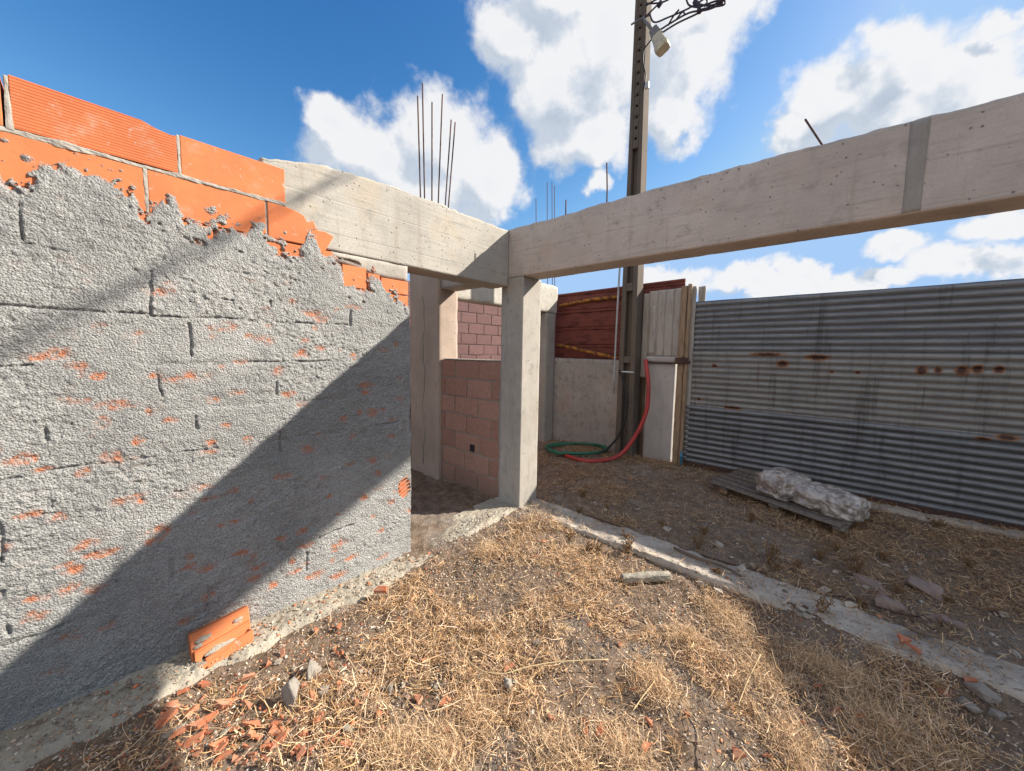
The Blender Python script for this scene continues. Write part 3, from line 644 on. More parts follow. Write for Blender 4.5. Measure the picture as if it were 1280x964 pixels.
def block_courses(a0, a1, z0, z1, f0, f1, axis, bl_, bh, seed):
    r_ = np.random.default_rng(seed); parts, tint = [], []; z = z1; row = 0
    while z > z0:
        a = a0-(bl_*.5 if row % 2 else 0)-.03*r_.uniform()
        while a < a1:
            x0, x1 = max(a, a0), min(a+bl_-.012, a1)
            if x1-x0 > .03:
                d_ = r_.normal(0, .0025); lo = (f0+d_, x0, z-bh+.012) if axis == 1 else (x0, f0+d_, z-bh+.012); hi = (f1, x1, z) if axis == 1 else (x1, f1, z)
                v, f = slab(lo[0], hi[0], lo[1], hi[1], lo[2], hi[2], step=.03, rough=.004, chip=.005, seed=int(r_.integers(999)), freq=18)
                parts.append((v, f)); tint += [r_.uniform(0, 1)]*len(v)
            a += bl_
        z -= bh; row += 1
    V, F = merge(parts); return V, F, tint
V, F, tint = block_courses(.29, 1.32, -.12, 1.45, .05, .19, 1, .40, .212, 5)
me = np_mesh('blockwork', V, F, attrs={'shade': ('FLOAT', tint)})
bw = empty('block_wall', (.12, .8, -.1), 'low wall of pinkish brown blocks between the corner pillar and cracked pier', 'wall')
link('blockwork', me, M['block'], bw)
link('mortar_core', np_mesh('mortar_core', *box(.058, .185, .292, 1.318, -.12, 1.448)), M['mortar_warm'], bw)
V, F = slab(.04, .2, .288, .345, -.1, 1.40, step=.03, rough=.008, chip=.02, seed=20)
link('mortar_fillet', np_mesh('mortar_fillet', V, F), M['old_concrete'], bw)
V, F = slab(.045, .195, .30, 1.315, 1.452, 1.466, step=.03, rough=.004, chip=.008, seed=21)
link('mortar_cap', np_mesh('mortar_cap', V, F), M['found'], bw)
vv, ff = box(.043, .1, .72, .79, .42, .5); link('vent_hole', np_mesh('vent_hole', vv, ff), M['black'], bw)
# rear lintel, column, far block wall
tz = lambda x, y: .05*fbm(x*3, y*3, 0, 4, 66)+.06*sstep(1.2, 2.4, x)
o = slab_obj('concrete_lintel', M['lintel'], (.302, 2.85, 1.62, 1.84, 2.25, 2.66), origin=(1.6, 1.7, 2.25), step=.04, rough=.008, chip=.02, seed=23, top=tz)
tag(o, 'pale rough concrete lintel over the rear opening behind the corner pillar', 'lintel')
col_ = empty('concrete_pillar', (2.7, 1.73, -.05), 'bluish shaded concrete column beside the maroon sheet with thin rebars on top', 'pillar')
slab_obj('column_body', M['old_concrete'], (2.53, 2.808, 1.622, 1.86, -.12, 2.249), parent=col_, step=.04, rough=.005, chip=.012, seed=25)
for (u, v0, v1) in ((670, 275, 248), (684, 271, 228), (690, 270, 227), (693, 269, 232)):
    t_ = onplane(u, v1, 1, 1.74); b_ = onplane(u+1, 350, 1, 1.74); b_[2] = 2.6
    tube('rebar', [b_, (b_+t_)/2, t_], .006, M['rebar'], col_)
o = empty('block_wall', (1, 3.5, -.1), None, None)
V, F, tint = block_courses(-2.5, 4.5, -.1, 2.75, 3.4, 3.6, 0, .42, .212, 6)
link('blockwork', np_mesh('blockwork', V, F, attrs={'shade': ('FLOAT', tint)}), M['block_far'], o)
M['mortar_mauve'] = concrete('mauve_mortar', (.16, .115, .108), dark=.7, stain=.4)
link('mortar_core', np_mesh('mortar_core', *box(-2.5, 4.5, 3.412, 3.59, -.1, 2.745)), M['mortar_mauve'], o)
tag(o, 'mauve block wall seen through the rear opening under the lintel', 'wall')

# ------------------------------------------------------------------ fence line: rendered wall, maroon sheet, pole, pillar, boards, gate
GX = 2.87
o = slab_obj('rendered_wall', M['render_wall'], (GX-.06, GX+.12, .30, 1.90, -.12, 1.462), origin=(GX, 1, -.1), step=.03, rough=.012, chip=.025, seed=29, freq=4)
tag(o, 'low stained cement rendered wall below the maroon metal sheet', 'wall')
pan = empty('metal_panel', (GX+.15, .4, 1.5), 'dark maroon painted metal sheet fence above the low rendered wall', 'fence panel')
parts = []
for i in range(4):
    z0, z1 = 1.40+i*.305, 1.40+(i+1)*.305
    n = 24; ys = np.linspace(-.50, 1.78, n); prof = [(0, z0), (-.022, z0+.02), (-.022, z1-.07), (-.008, z1-.06), (-.008, z1-.045), (-.022, z1-.035), (-.022, z1-.015), (0, z1)]
    Vv = np.array([(GX+.16+dx+.006*fbm(y*3, z*3, 0, 3, 80+i), y, z) for y in ys for dx, z in prof])
    parts.append((Vv, [tuple(f) for f in grid_faces(n, len(prof))]))
o = link('painted_sheet', np_mesh('painted_sheet', *merge(parts)), M['maroon'], pan); sm = o.modifiers.new('thick', 'SOLIDIFY'); sm.thickness = .012
vv, ff = tube_mesh([(GX+.13, -.50, 2.635), (GX+.13, 1.78, 2.60)], .022); link('top_rail', np_mesh('top_rail', vv, ff), M['maroon'], pan)
p_ = lambda L_, x: [onplane(u, v, 0, x) for u, v in L_]
tube('yellow_pipe', p_([(697, 383), (720, 378), (745, 374), (775, 371)], GX+.09), [.028, .032, .026, .033, .027], M['yellow'], origin=None)
tag(bpy.data.objects['yellow_pipe'], 'upper rusty yellow rail across the maroon sheet, nearly level', 'rail')
tube('yellow_pipe', p_([(697, 431), (720, 436), (745, 442), (778, 449)], GX+.02), .030, M['yellow'])
tag(bpy.data.objects['yellow_pipe.001'], 'lower yellow rail sloping down along the top of the rendered wall', 'rail')

# utility pole
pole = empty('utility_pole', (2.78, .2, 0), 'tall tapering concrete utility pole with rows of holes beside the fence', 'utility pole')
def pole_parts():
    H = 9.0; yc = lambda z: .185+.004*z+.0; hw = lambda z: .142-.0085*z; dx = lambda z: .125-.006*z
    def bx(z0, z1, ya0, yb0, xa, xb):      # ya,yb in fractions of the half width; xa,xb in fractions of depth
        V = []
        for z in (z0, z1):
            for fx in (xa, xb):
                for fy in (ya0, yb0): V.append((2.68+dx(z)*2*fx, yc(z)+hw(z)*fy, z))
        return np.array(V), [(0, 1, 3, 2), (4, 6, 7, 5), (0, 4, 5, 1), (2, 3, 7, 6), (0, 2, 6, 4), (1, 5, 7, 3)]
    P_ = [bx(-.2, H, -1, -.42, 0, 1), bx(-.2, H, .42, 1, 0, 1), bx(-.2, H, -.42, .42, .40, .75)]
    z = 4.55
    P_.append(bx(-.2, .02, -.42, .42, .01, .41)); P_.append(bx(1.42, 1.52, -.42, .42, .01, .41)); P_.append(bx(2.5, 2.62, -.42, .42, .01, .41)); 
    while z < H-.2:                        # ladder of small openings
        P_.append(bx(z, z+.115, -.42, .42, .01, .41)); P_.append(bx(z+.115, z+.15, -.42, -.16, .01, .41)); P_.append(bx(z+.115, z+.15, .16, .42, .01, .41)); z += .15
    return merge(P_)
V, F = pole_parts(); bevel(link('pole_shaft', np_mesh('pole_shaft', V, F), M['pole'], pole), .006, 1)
tube('strap', [(2.67, .06, 1.28), (2.665, .18, 1.285), (2.67, .33, 1.28)], .012, M['white_pipe'], pole)
tube('bracket', p_([(789, 31), (800, 24), (812, 19)], 2.63), .012, M['steel'], pole)
vv, ff = box(2.655, 2.69, .03, .09, 5.3, 5.38); link('junction_box', np_mesh('junction_box', vv, ff), M['white_pipe'], pole)
o = tube('cable_conduit', p_([(775.5, 325), (774, 345), (770, 420), (767.5, 470), (767, 492)], 2.645), .015, M['conduit'], origin=None)
tag(o, 'white plastic conduit running down the side of the utility pole', 'conduit')
# street lamp
a0 = onplane(805, 24, 0, 2.62); a1 = onplane(819, 43, 0, 2.55)
lamp = empty('street_lamp', tuple(a0), 'small street lamp head with a short arm hung on the utility pole', 'street lamp')
tube('lamp_arm', [a0, (a0+a1)/2, a1], .022, M['lamp_body'], lamp)
h0 = onplane(819, 41, 0, 2.55); h1 = onplane(829, 62, 0, 2.45); ax = (h1-h0); Lh = np.linalg.norm(ax); ax /= Lh
sx = np.cross(ax, [1, 0, 0]); sx /= np.linalg.norm(sx); sy = np.cross(ax, sx)
def lampbody(t0, t1, w0, w1, d0, d1, oy=0):
    V = []
    for t, w_, d_ in ((t0, w0, d0), (t1, w1, d1)):
        c_ = h0+ax*Lh*t
        for i in range(10):
            a = 2*math.pi*i/10; cx = math.copysign(abs(math.cos(a))**.5, math.cos(a)); cy = math.copysign(abs(math.sin(a))**.5, math.sin(a))
            V.append(c_+sx*w_*cx+sy*(d_*cy+oy))
    return np.array(V), [(i, (i+1) % 10, 10+(i+1) % 10, 10+i) for i in range(10)]+[tuple(range(10))[::-1], tuple(range(10, 20))]
link('lamp_neck', np_mesh('lamp_neck', *lampbody(-.15, .25, .06, .075, .05, .06)), M['lamp_body'], lamp)
bevel(link('lamp_cover', np_mesh('lamp_cover', *merge([lampbody(.25, .85, .07, .092, .058, .07), lampbody(.85, 1.02, .10, .085, .078, .06)])), M['lamp_cover'], lamp), .008, 2)
# overhead cables
_P = np.array([(2.66, .12, 6.42), (2.66, -.6, 6.22), (2.68, -1.6, 6.16), (2.7, -3.25, 6.22), (2.7, -4.4, 6.2), (2.7, -7, 6.15), (2.7, -12, 6.4)]); _y = np.linspace(.12, -12, 240)
_x, _z = [np.interp(-_y, -_P[:, 1], _P[:, k_]) for k_ in (0, 2)]
o = link('overhead_cable', np_mesh('overhead_cable', *merge([tube_mesh(np.stack([_x+.026*np.cos(_y*9+f_), _y, _z+.026*np.sin(_y*9+f_)], 1), .0105, 6) for f_ in (0, math.pi)]), smooth=True), M['cable'])
tag(o, 'thick twisted overhead cable leaving the pole along the street', 'cable')
cb = []
for pts in ([(812, 18), (818, 28), (835, 22), (858, 12), (872, 4), (884, -4)], [(835, 32), (842, 20), (849, 12)], [(818, 42), (840, 28), (862, 16), (885, 12), (904, 4)], [(820, 46), (845, 30), (870, 18), (884, 10)],
            [(858, 0), (862, 7), (874, 9), (884, 3), (880, -6)], [(868, -3), (874, 5), (888, 7), (902, 2)], [(880, 8), (890, 3), (904, 0), (905, 6), (890, 9), (876, 12)], [(806, 22), (814, 14), (822, 6), (828, -2)], [(845, 25), (853, 15), (856, 18)]):
    cb.append(tube_mesh(p_(pts, 2.62), .011, 6, 5))
cb.append(tube_mesh(p_([(868, 2), (874, 8), (874, 16)], 2.62), .03, 6, 4)); cb.append(tube_mesh(p_([(822, 9), (827, 2)], 2.62), .03, 6, 0)); cb.append(tube_mesh(p_([(896, 3), (904, 1)], 2.62), .03, 6, 0))
o = link('cable_bundle', np_mesh('cable_bundle', *merge(cb), smooth=True), M['cable'])
tag(o, 'tangle of dark wires and connectors coiled beside the pole top', 'wires')
o = tube('lamp_cable', p_([(819, 44), (810, 55), (805, 63), (804, 78), (807, 95), (804, 113)], 2.62), .009, M['black'], samples=5)
tag(o, 'thin black wire looping from the street lamp down to the pole', 'wire')

# fence pillar and boards
fp = empty('fence_pillar', (2.8, -.29, 0), 'short pale concrete fence pillar with a capping band beside the gate', 'pillar')
slab_obj('pillar_shaft', M['fence_pillar'], (2.80, 3.02, -.49, -.07, -.12, 1.44), parent=fp, step=.03, rough=.003, chip=.01, seed=33)
slab_obj('capping_band', M['fence_pillar'], (2.785, 3.0, -.50, -.06, 1.442, 1.53), parent=fp, step=.03, rough=.003, chip=.012, seed=34)
bd = empty('board_screen', (2.95, -.3, 1.5), 'upright weathered grey formwork boards standing above the short fence pillar', 'boards')
y = .055
for i, (wd, z0, z1, dx) in enumerate([(.10, 1.2, 2.47, .02), (.13, 1.53, 2.495, 0), (.11, 1.53, 2.50, .002), (.12, 1.53, 2.498, -.001), (.12, 1.53, 2.502, .001), (.13, 1.53, 2.50, -.001)]):
    slab_obj('board', M['wood'], (2.86+dx, 2.885+dx, y-wd+.001, y, z0, z1), parent=bd, step=.03, rough=.001, chip=.001, seed=40+i); y -= wd
slab_obj('gap_shade_board', M['wood_edge'], (3.03, 3.06, -.6, .32, -.1, 1.6), parent=bd, step=.06, rough=.003, chip=.003, seed=39)  # board added behind the gap so it reads dark
vv = slab(2.845, 2.868, -.16, -.06, 1.56, 2.28, step=.04, rough=.003, chip=.006, seed=48)
link('board', np_mesh('board', *vv), M['wood'], bd)
gp = empty('gate_post', (2.9, -.6, 0), 'brown upright timber planks forming the post at the gate edge', 'post')
for i, (a, b, c, d, z1) in enumerate([(2.81, 2.84, -.60, -.51, 2.52), (2.80, 2.86, -.655, -.605, 2.54), (2.87, 2.9, -.70, -.61, 2.515), (2.93, 2.96, -.80, -.705, 2.51)]):
    slab_obj('plank', M['wood_edge' if i < 2 else 'wood'], (a, b, c, d, -.06, z1), parent=gp, step=.04, rough=.004, chip=.008, seed=50+i)
o = link('hinge_clamp', np_mesh('hinge_clamp', *merge([box(2.765, 2.80, -.67, -.50, 1.45, 1.52), tube_mesh([(2.775, -.06, 1.435), (2.77, -.4, 1.43), (2.765, -.70, 1.445)], .012)])), M['rusty_steel'], gp)
o = tube('tie_wire', [(2.76, -.60, 1.54), (2.755, -.63, 1.49), (2.757, -.66, 1.46), (2.76, -.71, 1.47)], .009, M['rusty_steel'], gp, samples=4)

gate = empty('corrugated_gate', (2.87, -2.7, 0), 'wide grey corrugated zinc gate with rust spots behind the yard', 'gate')
def corr(z0, z1, xoff, y0, y1, seed):
    zs = np.arange(z0, z1+.001, .0095); ys = np.linspace(y0, y1, 90)
    A, B = np.meshgrid(ys, zs, indexing='ij')
    sag = .012*fbm(A*1.1, B*.8, 0, 3, seed)
    dent = .03*np.exp(-(((A+1.9)/.35)**2+((B-.55)/.2)**2)) + .022*np.exp(-(((A+3.2)/.3)**2+((B-1.9)/.2)**2)) - .02*np.exp(-(((A+1.2)/.25)**2+((B-1.25)/.15)**2))
    x = GX+xoff+dent+{90: .011, 91: .0085, 92: .0145}[seed]*np.sin((B+sag*.6)*2*math.pi/.076)+.010*fbm(A*.9, B*1.5, 0, 3, seed+1)
    return np.stack([x, A, B+sag*.7], -1).reshape(-1, 3), grid_faces(len(ys), len(zs))
for (z0, z1, xo, sd, lb) in ((1.585, 2.30, .028, 90, 'blue grey top sheet'), (.835, 1.615, .014, 91, 'dull brownish middle sheet with rust spots'), (.035, .865, 0., 92, 'clean blue grey bottom sheet')):
    V, F = corr(z0, z1, xo, -5.2, -.655, sd); o = link('corrugated_sheet', np_mesh('corrugated_sheet', V, F, smooth=True), M['zinc'], gate); o['label'] = lb
    s_ = o.modifiers.new('thick', 'SOLIDIFY'); s_.thickness = .002
link('bottom_rail', np_mesh('bottom_rail', *box(2.84, 2.90, -5.2, -.66, -.08, .045)), M['rusty_steel'], gate)
for yy in (-.72, -2.9, -5.15): link('frame_post', np_mesh('frame_post', *box(2.925, 2.965, yy-.02, yy+.02, -.02, 2.27)), M['rusty_steel'], gate)
for zz in (.3, 1.2, 2.1): link('frame_rail', np_mesh('frame_rail', *box(2.927, 2.962, -5.12, -.74, zz, zz+.04)), M['rusty_steel'], gate)
o = slab_obj('gate_sill', M['found'], (2.62, 2.86, -5.2, -1.9, -.12, .0), origin=(2.7, -3.4, 0), step=.05, rough=.01, chip=.03, seed=60, top=strip_top(81, .02))
tag(o, 'low rough concrete sill on the ground along the gate foot', 'sill')

# hoses
o = tube('red_hose', [(2.74, -.085, 1.47), (2.70, -.11, 1.40), (2.66, -.155, 1.25), (2.62, -.191, 1.10), (2.6, -.196, .78), (2.55, -.13, .50), (2.48, -.02, .24), (2.36, .08, .07), (2.2, .18, .015), (2.0, .32, -.0), (1.92, .50, 0.), (1.98, .78, -.0), (2.12, 1.0, 0)], .030, M['red_hose'], samples=6, seg=10)
tag(o, 'thick red corrugated hose hanging from the fence pillar onto the ground', 'hose')
gpts = []
for i in range(46):
    a = 2*math.pi*i/22; R1, R2 = .66+.04*math.sin(i*.7), .50+.03*math.sin(i*1.1); u_ = math.cos(a)*R2; v_ = math.sin(a)*R1*.8
    gpts.append((2.36+.86*u_+.30*v_*.6, .83-.45*u_+.62*v_, .02+.025*(i/46)))
o = tube('green_hose', gpts, .022, M['green_hose'], samples=3)
tag(o, 'green garden hose lying coiled on the ground by the rendered wall', 'hose')
o = tube('black_cable', [(2.66, .30, 1.30), (2.64, .25, 1.24), (2.62, .208, 1.16), (2.6, .135, 1.0), (2.59, .117, .87), (2.58, .125, .56), (2.54, .22, .28), (2.44, .38, .06), (2.30, .5, .03), (2.1, .62, .02)], .017, M['black'], samples=6)
tag(o, 'black cable hanging in an arc in front of the utility pole', 'cable')
o = tube('knot', p_([(781, 495), (784, 499), (785, 503), (782, 503)], 2.57), .016, M['black'], o, samples=4)
bp_ = empty('water_pipe', (2.74, -.66, -.04), 'short blue plastic pipe stub standing up at the gate post foot', 'pipe')
tube('pipe_stub', [(2.74, -.66, -.06), (2.74, -.662, .08), (2.745, -.66, .19)], .017, M['blue_pipe'], bp_)
tube('pipe_cap', [(2.742, -.661, .10), (2.743, -.661, .14)], .023, M['blue_pipe'], bp_)

# ------------------------------------------------------------------ pallet with a wrapped bundle
zt = .08
P0, P1, P2, P3 = [onplane(u, v, 2, zt) for u, v in ((885, 601), (1056, 661), (1084, 646), (930, 584))]
P2 = P1+(P3-P0)*.92
plt = empty('pallet', tuple(((P0+P1+P2+P3)/4)*np.array([1, 1, 0])), 'grey weathered wooden pallet lying on blocks before the corrugated gate', 'pallet')
def board_between(a, b, side, wd, z0, z1, seed):
    d = (b-a); L_ = np.linalg.norm(d[:2]); d = d/L_; n_ = side/np.linalg.norm(side[:2])
    V, F = slab(0, L_, 0, wd, z0, z1, step=.05, rough=.003, chip=.005, seed=seed)
    W_ = a[None, :]*np.array([1, 1, 0])+V[:, :1]*d*np.array([1, 1, 0])+V[:, 1:2]*n_*np.array([1, 1, 0]); W_[:, 2] = V[:, 2]
    return W_, F
sd = P3-P0; Ls = np.linalg.norm(sd[:2]); nb = 6
for i in range(nb):
    a = P0+sd*(i/nb)*.97; W_, F = board_between(a+.03*random.uniform(-1, 1)*(P1-P0), a+(P1-P0)*random.uniform(.97, 1.03), sd, Ls/nb-.022, zt-.018, zt+random.uniform(-.003, .006), 100+i)
    link('board', np_mesh('board', W_, F), M['pallet'], plt)
for f_ in (.10, .52, .93):
    a = P0+(P1-P0)*f_; W_, F = board_between(a, a+sd, (P1-P0), .09, zt-.042, zt-.02, 110+int(f_*100)); link('cross_board', np_mesh('cross_board', W_, F), M['pallet'], plt)
    for g_ in (.03, .5, .86):
        b = a+sd*g_; W_, F = board_between(b, b+sd/Ls*.12, (P1-P0), .09, -.03, zt-.044, 120+int(f_*100)+int(g_*10)); link('spacer_block', np_mesh('spacer_block', W_, F), M['wood_edge'], plt)
def ico(sub):
    bm = bmesh.new(); bmesh.ops.create_icosphere(bm, subdivisions=sub, radius=1)
    V = np.array([v.co[:] for v in bm.verts]); F = np.array([[v.index for v in f.verts] for f in bm.faces]); bm.free(); return V, F
def lump(c, ax_, r, seed, amp=.14):
    V, F = ico(5); n_ = V.copy(); V = np.sign(V)*np.abs(V)**.82
    k2 = fbm(n_[:, 0]*1.4, n_[:, 1]*1.4, n_[:, 2]*1.4, 3, seed+7); r_ = np.random.default_rng(seed); Wp = n_+.25*np.stack([vnoise(n_[:, 0]*2+q, n_[:, 1]*2, n_[:, 2]*2, seed+q) for q in (1, 2, 3)], 1)
    fold = np.zeros(len(n_))
    for q in range(16):                                    # creases: sharp folds running in many directions
        d = r_.normal(size=3); d /= np.linalg.norm(d); fr = r_.uniform(1.2, 4.5); fold += (np.abs(((Wp@d)*fr+r_.uniform()) % 1-.5)*2-.5)/fr*1.3*(vnoise(n_[:, 0]*1.5+q, n_[:, 1]*1.5, n_[:, 2]*1.5, seed+q)*.5+.5)
    V = V*(1+amp*.55*fold+.18*k2)[:, None]
    L_ = np.array(ax_, float); L_ /= np.linalg.norm(L_); S_ = np.cross([0, 0, 1], L_); V = V*np.array(r)
    W_ = c+V[:, :1]*L_+V[:, 1:2]*S_+V[:, 2:]*np.array([0, 0, 1]); return W_, F
dP = (P1-P0)/np.linalg.norm(P1-P0)
cA = onplane(984, 606, 2, .2)
b0 = np.array([*(P0+(P1-P0)*.53+sd*.36)[:2], .195]); b1 = np.array([*(P0+(P1-P0)*.77+sd*.36)[:2], .175]); b2 = np.array([*(P0+(P1-P0)*.93+sd*.34)[:2], .165])
wr = empty('wrapped_bundle', (b1[0], b1[1], zt), 'crumpled clear plastic wrapped bundle lying on the wooden pallet', 'bundle')
pa = [lump(b0, dP, (.24, .24, .155), 3, .24), lump(b1, dP, (.26, .21, .13), 5, .24), lump(b2, dP, (.16, .19, .13), 8, .24)]
V, F = merge([(v, [tuple(f) for f in ff]) for v, ff in pa]); V[:, 2] = np.maximum(V[:, 2], zt+.006)
o = link('plastic_wrap', np_mesh('plastic_wrap', V, F, smooth=True), M['wrap'], wr)
rm = o.modifiers.new('join', 'REMESH'); rm.mode = 'VOXEL'; rm.voxel_size = .006; rm.use_smooth_shade = True
f_ = (b0+b1)/2
tube('tied_end', [f_+np.array([-.10, -.14, -.02]), f_+np.array([-.16, -.16, -.07]), f_+np.array([-.2, -.19, -.09])], [.03, .012, .022], M['wrap'], wr)

# ------------------------------------------------------------------ rubble, stones, chunk of brick
def rock_mesh(name, seed, flat=.6):
    r_ = np.random.default_rng(seed); bm = bmesh.new()
    for k_ in range(13):
        p = r_.uniform(-1, 1, 3); p = p/np.abs(p).max()*r_.uniform(.72, 1.0); bm.verts.new(p*np.array([1, 1, flat]))
    res = bmesh.ops.convex_hull(bm, input=bm.verts); bmesh.ops.delete(bm, geom=[g_ for g_ in res['geom_interior'] if isinstance(g_, bmesh.types.BMVert)], context='VERTS')
    bmesh.ops.bevel(bm, geom=bm.edges[:], offset=.06, segments=1, affect='EDGES', clamp_overlap=True)
    bmesh.ops.triangulate(bm, faces=bm.faces[:]); bmesh.ops.subdivide_edges(bm, edges=bm.edges[:], cuts=3, use_grid_fill=True)
    for v in bm.verts:
        c = v.co; v.co = c*(1+.13*float(fbm(c.x*2.2, c.y*2.2, c.z*2.2, 4, seed, .6))); v.co += Vector(r_.normal(size=3))*.006
    bm.normal_update(); me = bpy.data.meshes.new(name); bm.to_mesh(me); bm.free(); return me
def put(name, me, m, loc, rot, sc, label, cat, group=None):
    o = bpy.data.objects.new(name, me); COL.objects.link(o)
    if not me.materials: me.materials.append(m)
    o.location = loc; o.rotation_euler = rot; o.scale = sc
    return tag(o, label, cat, group)
def at(u, v, z=-.03):
    p = onplane(u, v, 2, z)
    for _ in range(6): p = onplane(u, v, 2, float(ground_z(p[0], p[1])))
    return p
rub = [(1090, 738, .10, .085, .05, 'flat pinkish concrete slab broken off behind the foundation strip', .2), (1157, 740, .12, .085, .075, 'large wedge shaped concrete chunk behind the foundation strip', .9),
       (1112, 760, .08, .05, .05, 'dark angular rubble lump at the outer foundation edge', 1.4), (1192, 786, .08, .05, .045, 'long low rubble piece lying farthest right by the foundation', 2.2), (1170, 772, .05, .05, .03, 'small rubble piece between the wedge chunk and the long low piece', .4)]
for i, (u, v, a, b, c, lb, rz) in enumerate(rub):
    p = at(u, v); put('concrete_rubble', rock_mesh('concrete_rubble', 300+i, .75), M['rubble'], (p[0], p[1], p[2]+c*.35), (random.uniform(-.2, .2), random.uniform(-.2, .2), rz), (a, b, c), lb, 'rubble', 'concrete rubble by the foundation')
sts = [(1228, 868, .06, .045, .04, 'large pale stone on the shaded foundation edge at right', 'stone'), (1210, 886, .04, .03, .03, 'oval stone just in front of the large pale stone at right', 'stone'), (1250, 900, .045, .03, .03, 'low stone nearest the bottom right among the shaded stones', 'stone'),
       (1000, 769, .028, .022, .018, 'small round grey pebble stone in front of the long foundation', 'stone'), (366, 880, .05, .04, .085, 'pointed grey stone standing upright by the orange brick shards', 'stone'), (392, 842, .05, .04, .05, 'pale pinkish stone behind the pointed grey stone', 'stone'), (405, 868, .035, .03, .03, 'small white stone right of the pointed grey stone', 'stone'),
       (634, 862, .03, .028, .045, 'tan stone standing beside a dark orange brick lump in the grass', 'stone'), (486, 864, .03, .022, .02, 'cream pebble stone near the stem in the left grass', 'stone'), (219, 915, .05, .035, .02, 'flat grey stone at the plastered wall foot bottom left', 'stone')]
for i, (u, v, a, b, c, lb, ct) in enumerate(sts):
    p = at(u, v); put('stone', rock_mesh('stone', 330+i, .8), M['stone'], (p[0], p[1], p[2]+c*.4), (random.uniform(-.2, .2), random.uniform(-.2, .2), random.uniform(0, 6)), (a, b, c), lb, ct, 'loose stones on the ground')
RK = [rock_mesh('rubble_piece', 500+i, .7) for i in range(6)]
_r = np.random.default_rng(21)
for i in range(70):
    if i < 30: u_, v_ = _r.uniform(230, 760), _r.uniform(800, 958); sz = _r.uniform(.008, .022); m_, lb = M['found_rough'], 'small pale rubble bit among the dry grass'
    else: u_, v_ = _r.uniform(700, 1275), 0; v_ = _r.uniform(600, 700)+max(0, (u_-700))*.23; sz = _r.uniform(.012, .04); m_, lb = M['found'], 'small grey rubble bit lying in the shaded yard'
    p = at(u_, v_); me_ = RK[i % 6].copy() if i in (0, 1, 2, 3, 4, 5, 30, 31, 32, 33, 34, 35) else None
    if me_: me_.materials.clear(); me_.materials.append(m_); RK.append(me_)
    use = RK[6+(i % 6)] if i < 30 else RK[12+(i % 6)]
    o = put('rubble_piece', use, m_, (p[0], p[1], p[2]+sz*.25+(.03 if .0 < p[0] < .33 and p[1] < .3 else 0)), (_r.uniform(-.4, .4), _r.uniform(-.4, .4), _r.uniform(0, 6)), (sz, sz*_r.uniform(.6, 1), sz*_r.uniform(.6, 1)), lb, 'rubble', 'loose rubble bits')
# broken concrete stub in the grass
a, b = at(776, 728), at(838, 724); d = b-a; L_ = np.linalg.norm(d)
V, F = slab(0, L_, -.028, .028, -.01, .042, step=.007, rough=.014, chip=.010, seed=140, freq=30)
V[:, 1] += .006*fbm(V[:, 0]*18, V[:, 2]*30, 0, 3, 141); V[:, 2] += .005*fbm(V[:, 0]*22, V[:, 1]*30, 0, 3, 142)
me = np_mesh('concrete_stub', V, F); o = link('concrete_stub', me, M['found_rough']); o.location = (a[0], a[1], a[2]+.012); o.rotation_euler = (0, 0, math.atan2(d[1], d[0]))
tag(o, 'short broken bar of pale concrete lying on the dry grass', 'concrete piece')
# hollow brick fragment leaning on the wall foot
bl = []
rr = np.random.default_rng(5)
def jag(x0, x1, ztop, zbot, n=9, slope=0):
    xs = np.linspace(x0, x1, n); top_ = [(x, ztop+slope*(x-x0)) for x in xs]; bot = [(x, zbot+slope*(x-x0)+rr.uniform(-.014, .014)) for x in xs[::-1]]; return top_+bot
def jag2(x0, x1, zt, zb, sl, amp, n=14):
    xs = np.linspace(x0, x1, n); return [(x, zt+sl*(x-x0)) for x in xs]+[(x, zb+sl*(x-x0)+amp*(rr.uniform(-1, 1)+.9*float(vnoise(x*16, zb*40, 0, 9)))) for x in xs[::-1]]
bl.append(prism(jag2(0, .262, .200, .105, .13, .006), .050, .062)); bl.append(prism(jag2(.010, .258, .118, .068, .16, .014), .024, .035)); bl.append(prism(jag2(.05, .262, .070, .030, .20, .022), .004, .014)); bl.append(prism(jag2(.03, .16, .050, .0, .24, .02), -.016, -.006))
bl.append(prism([(0, .205), (.262, .239), (.262, .228), (0, .193)], .049, .170)); bl.append(prism([(.010, .124), (.258, .164), (.258, .152), (.01, .112)], .022, .15)); bl.append(prism([(.05, .074), (.262, .116), (.262, .104), (.05, .064)], .002, .13))
bl.append(prism(jag2(.0, .255, .20, .03, .13, .01), .158, .168)); bl.append(prism([(0, .03), (.011, .03), (.011, .2), (0, .2)], .052, .165)); bl.append(prism([(.25, .07), (.259, .07), (.259, .235), (.25, .235)], .055, .16))
V, F = merge(bl); Rm = Matrix.Rotation(math.radians(-24), 3, 'X') @ Matrix.Identity(3)
V = np.array([(Rm @ Vector(v))[:] for v in V])
o = link('broken_brick', np_mesh('broken_brick', V, F), M['brick']); o.location = (-2.535, -.045, -.125); o.rotation_euler = (0, 0, math.radians(-2)); bevel(o, .003, 1)
tag(o, 'large broken hollow orange brick leaning on the wall foot', 'brick')
_c = []
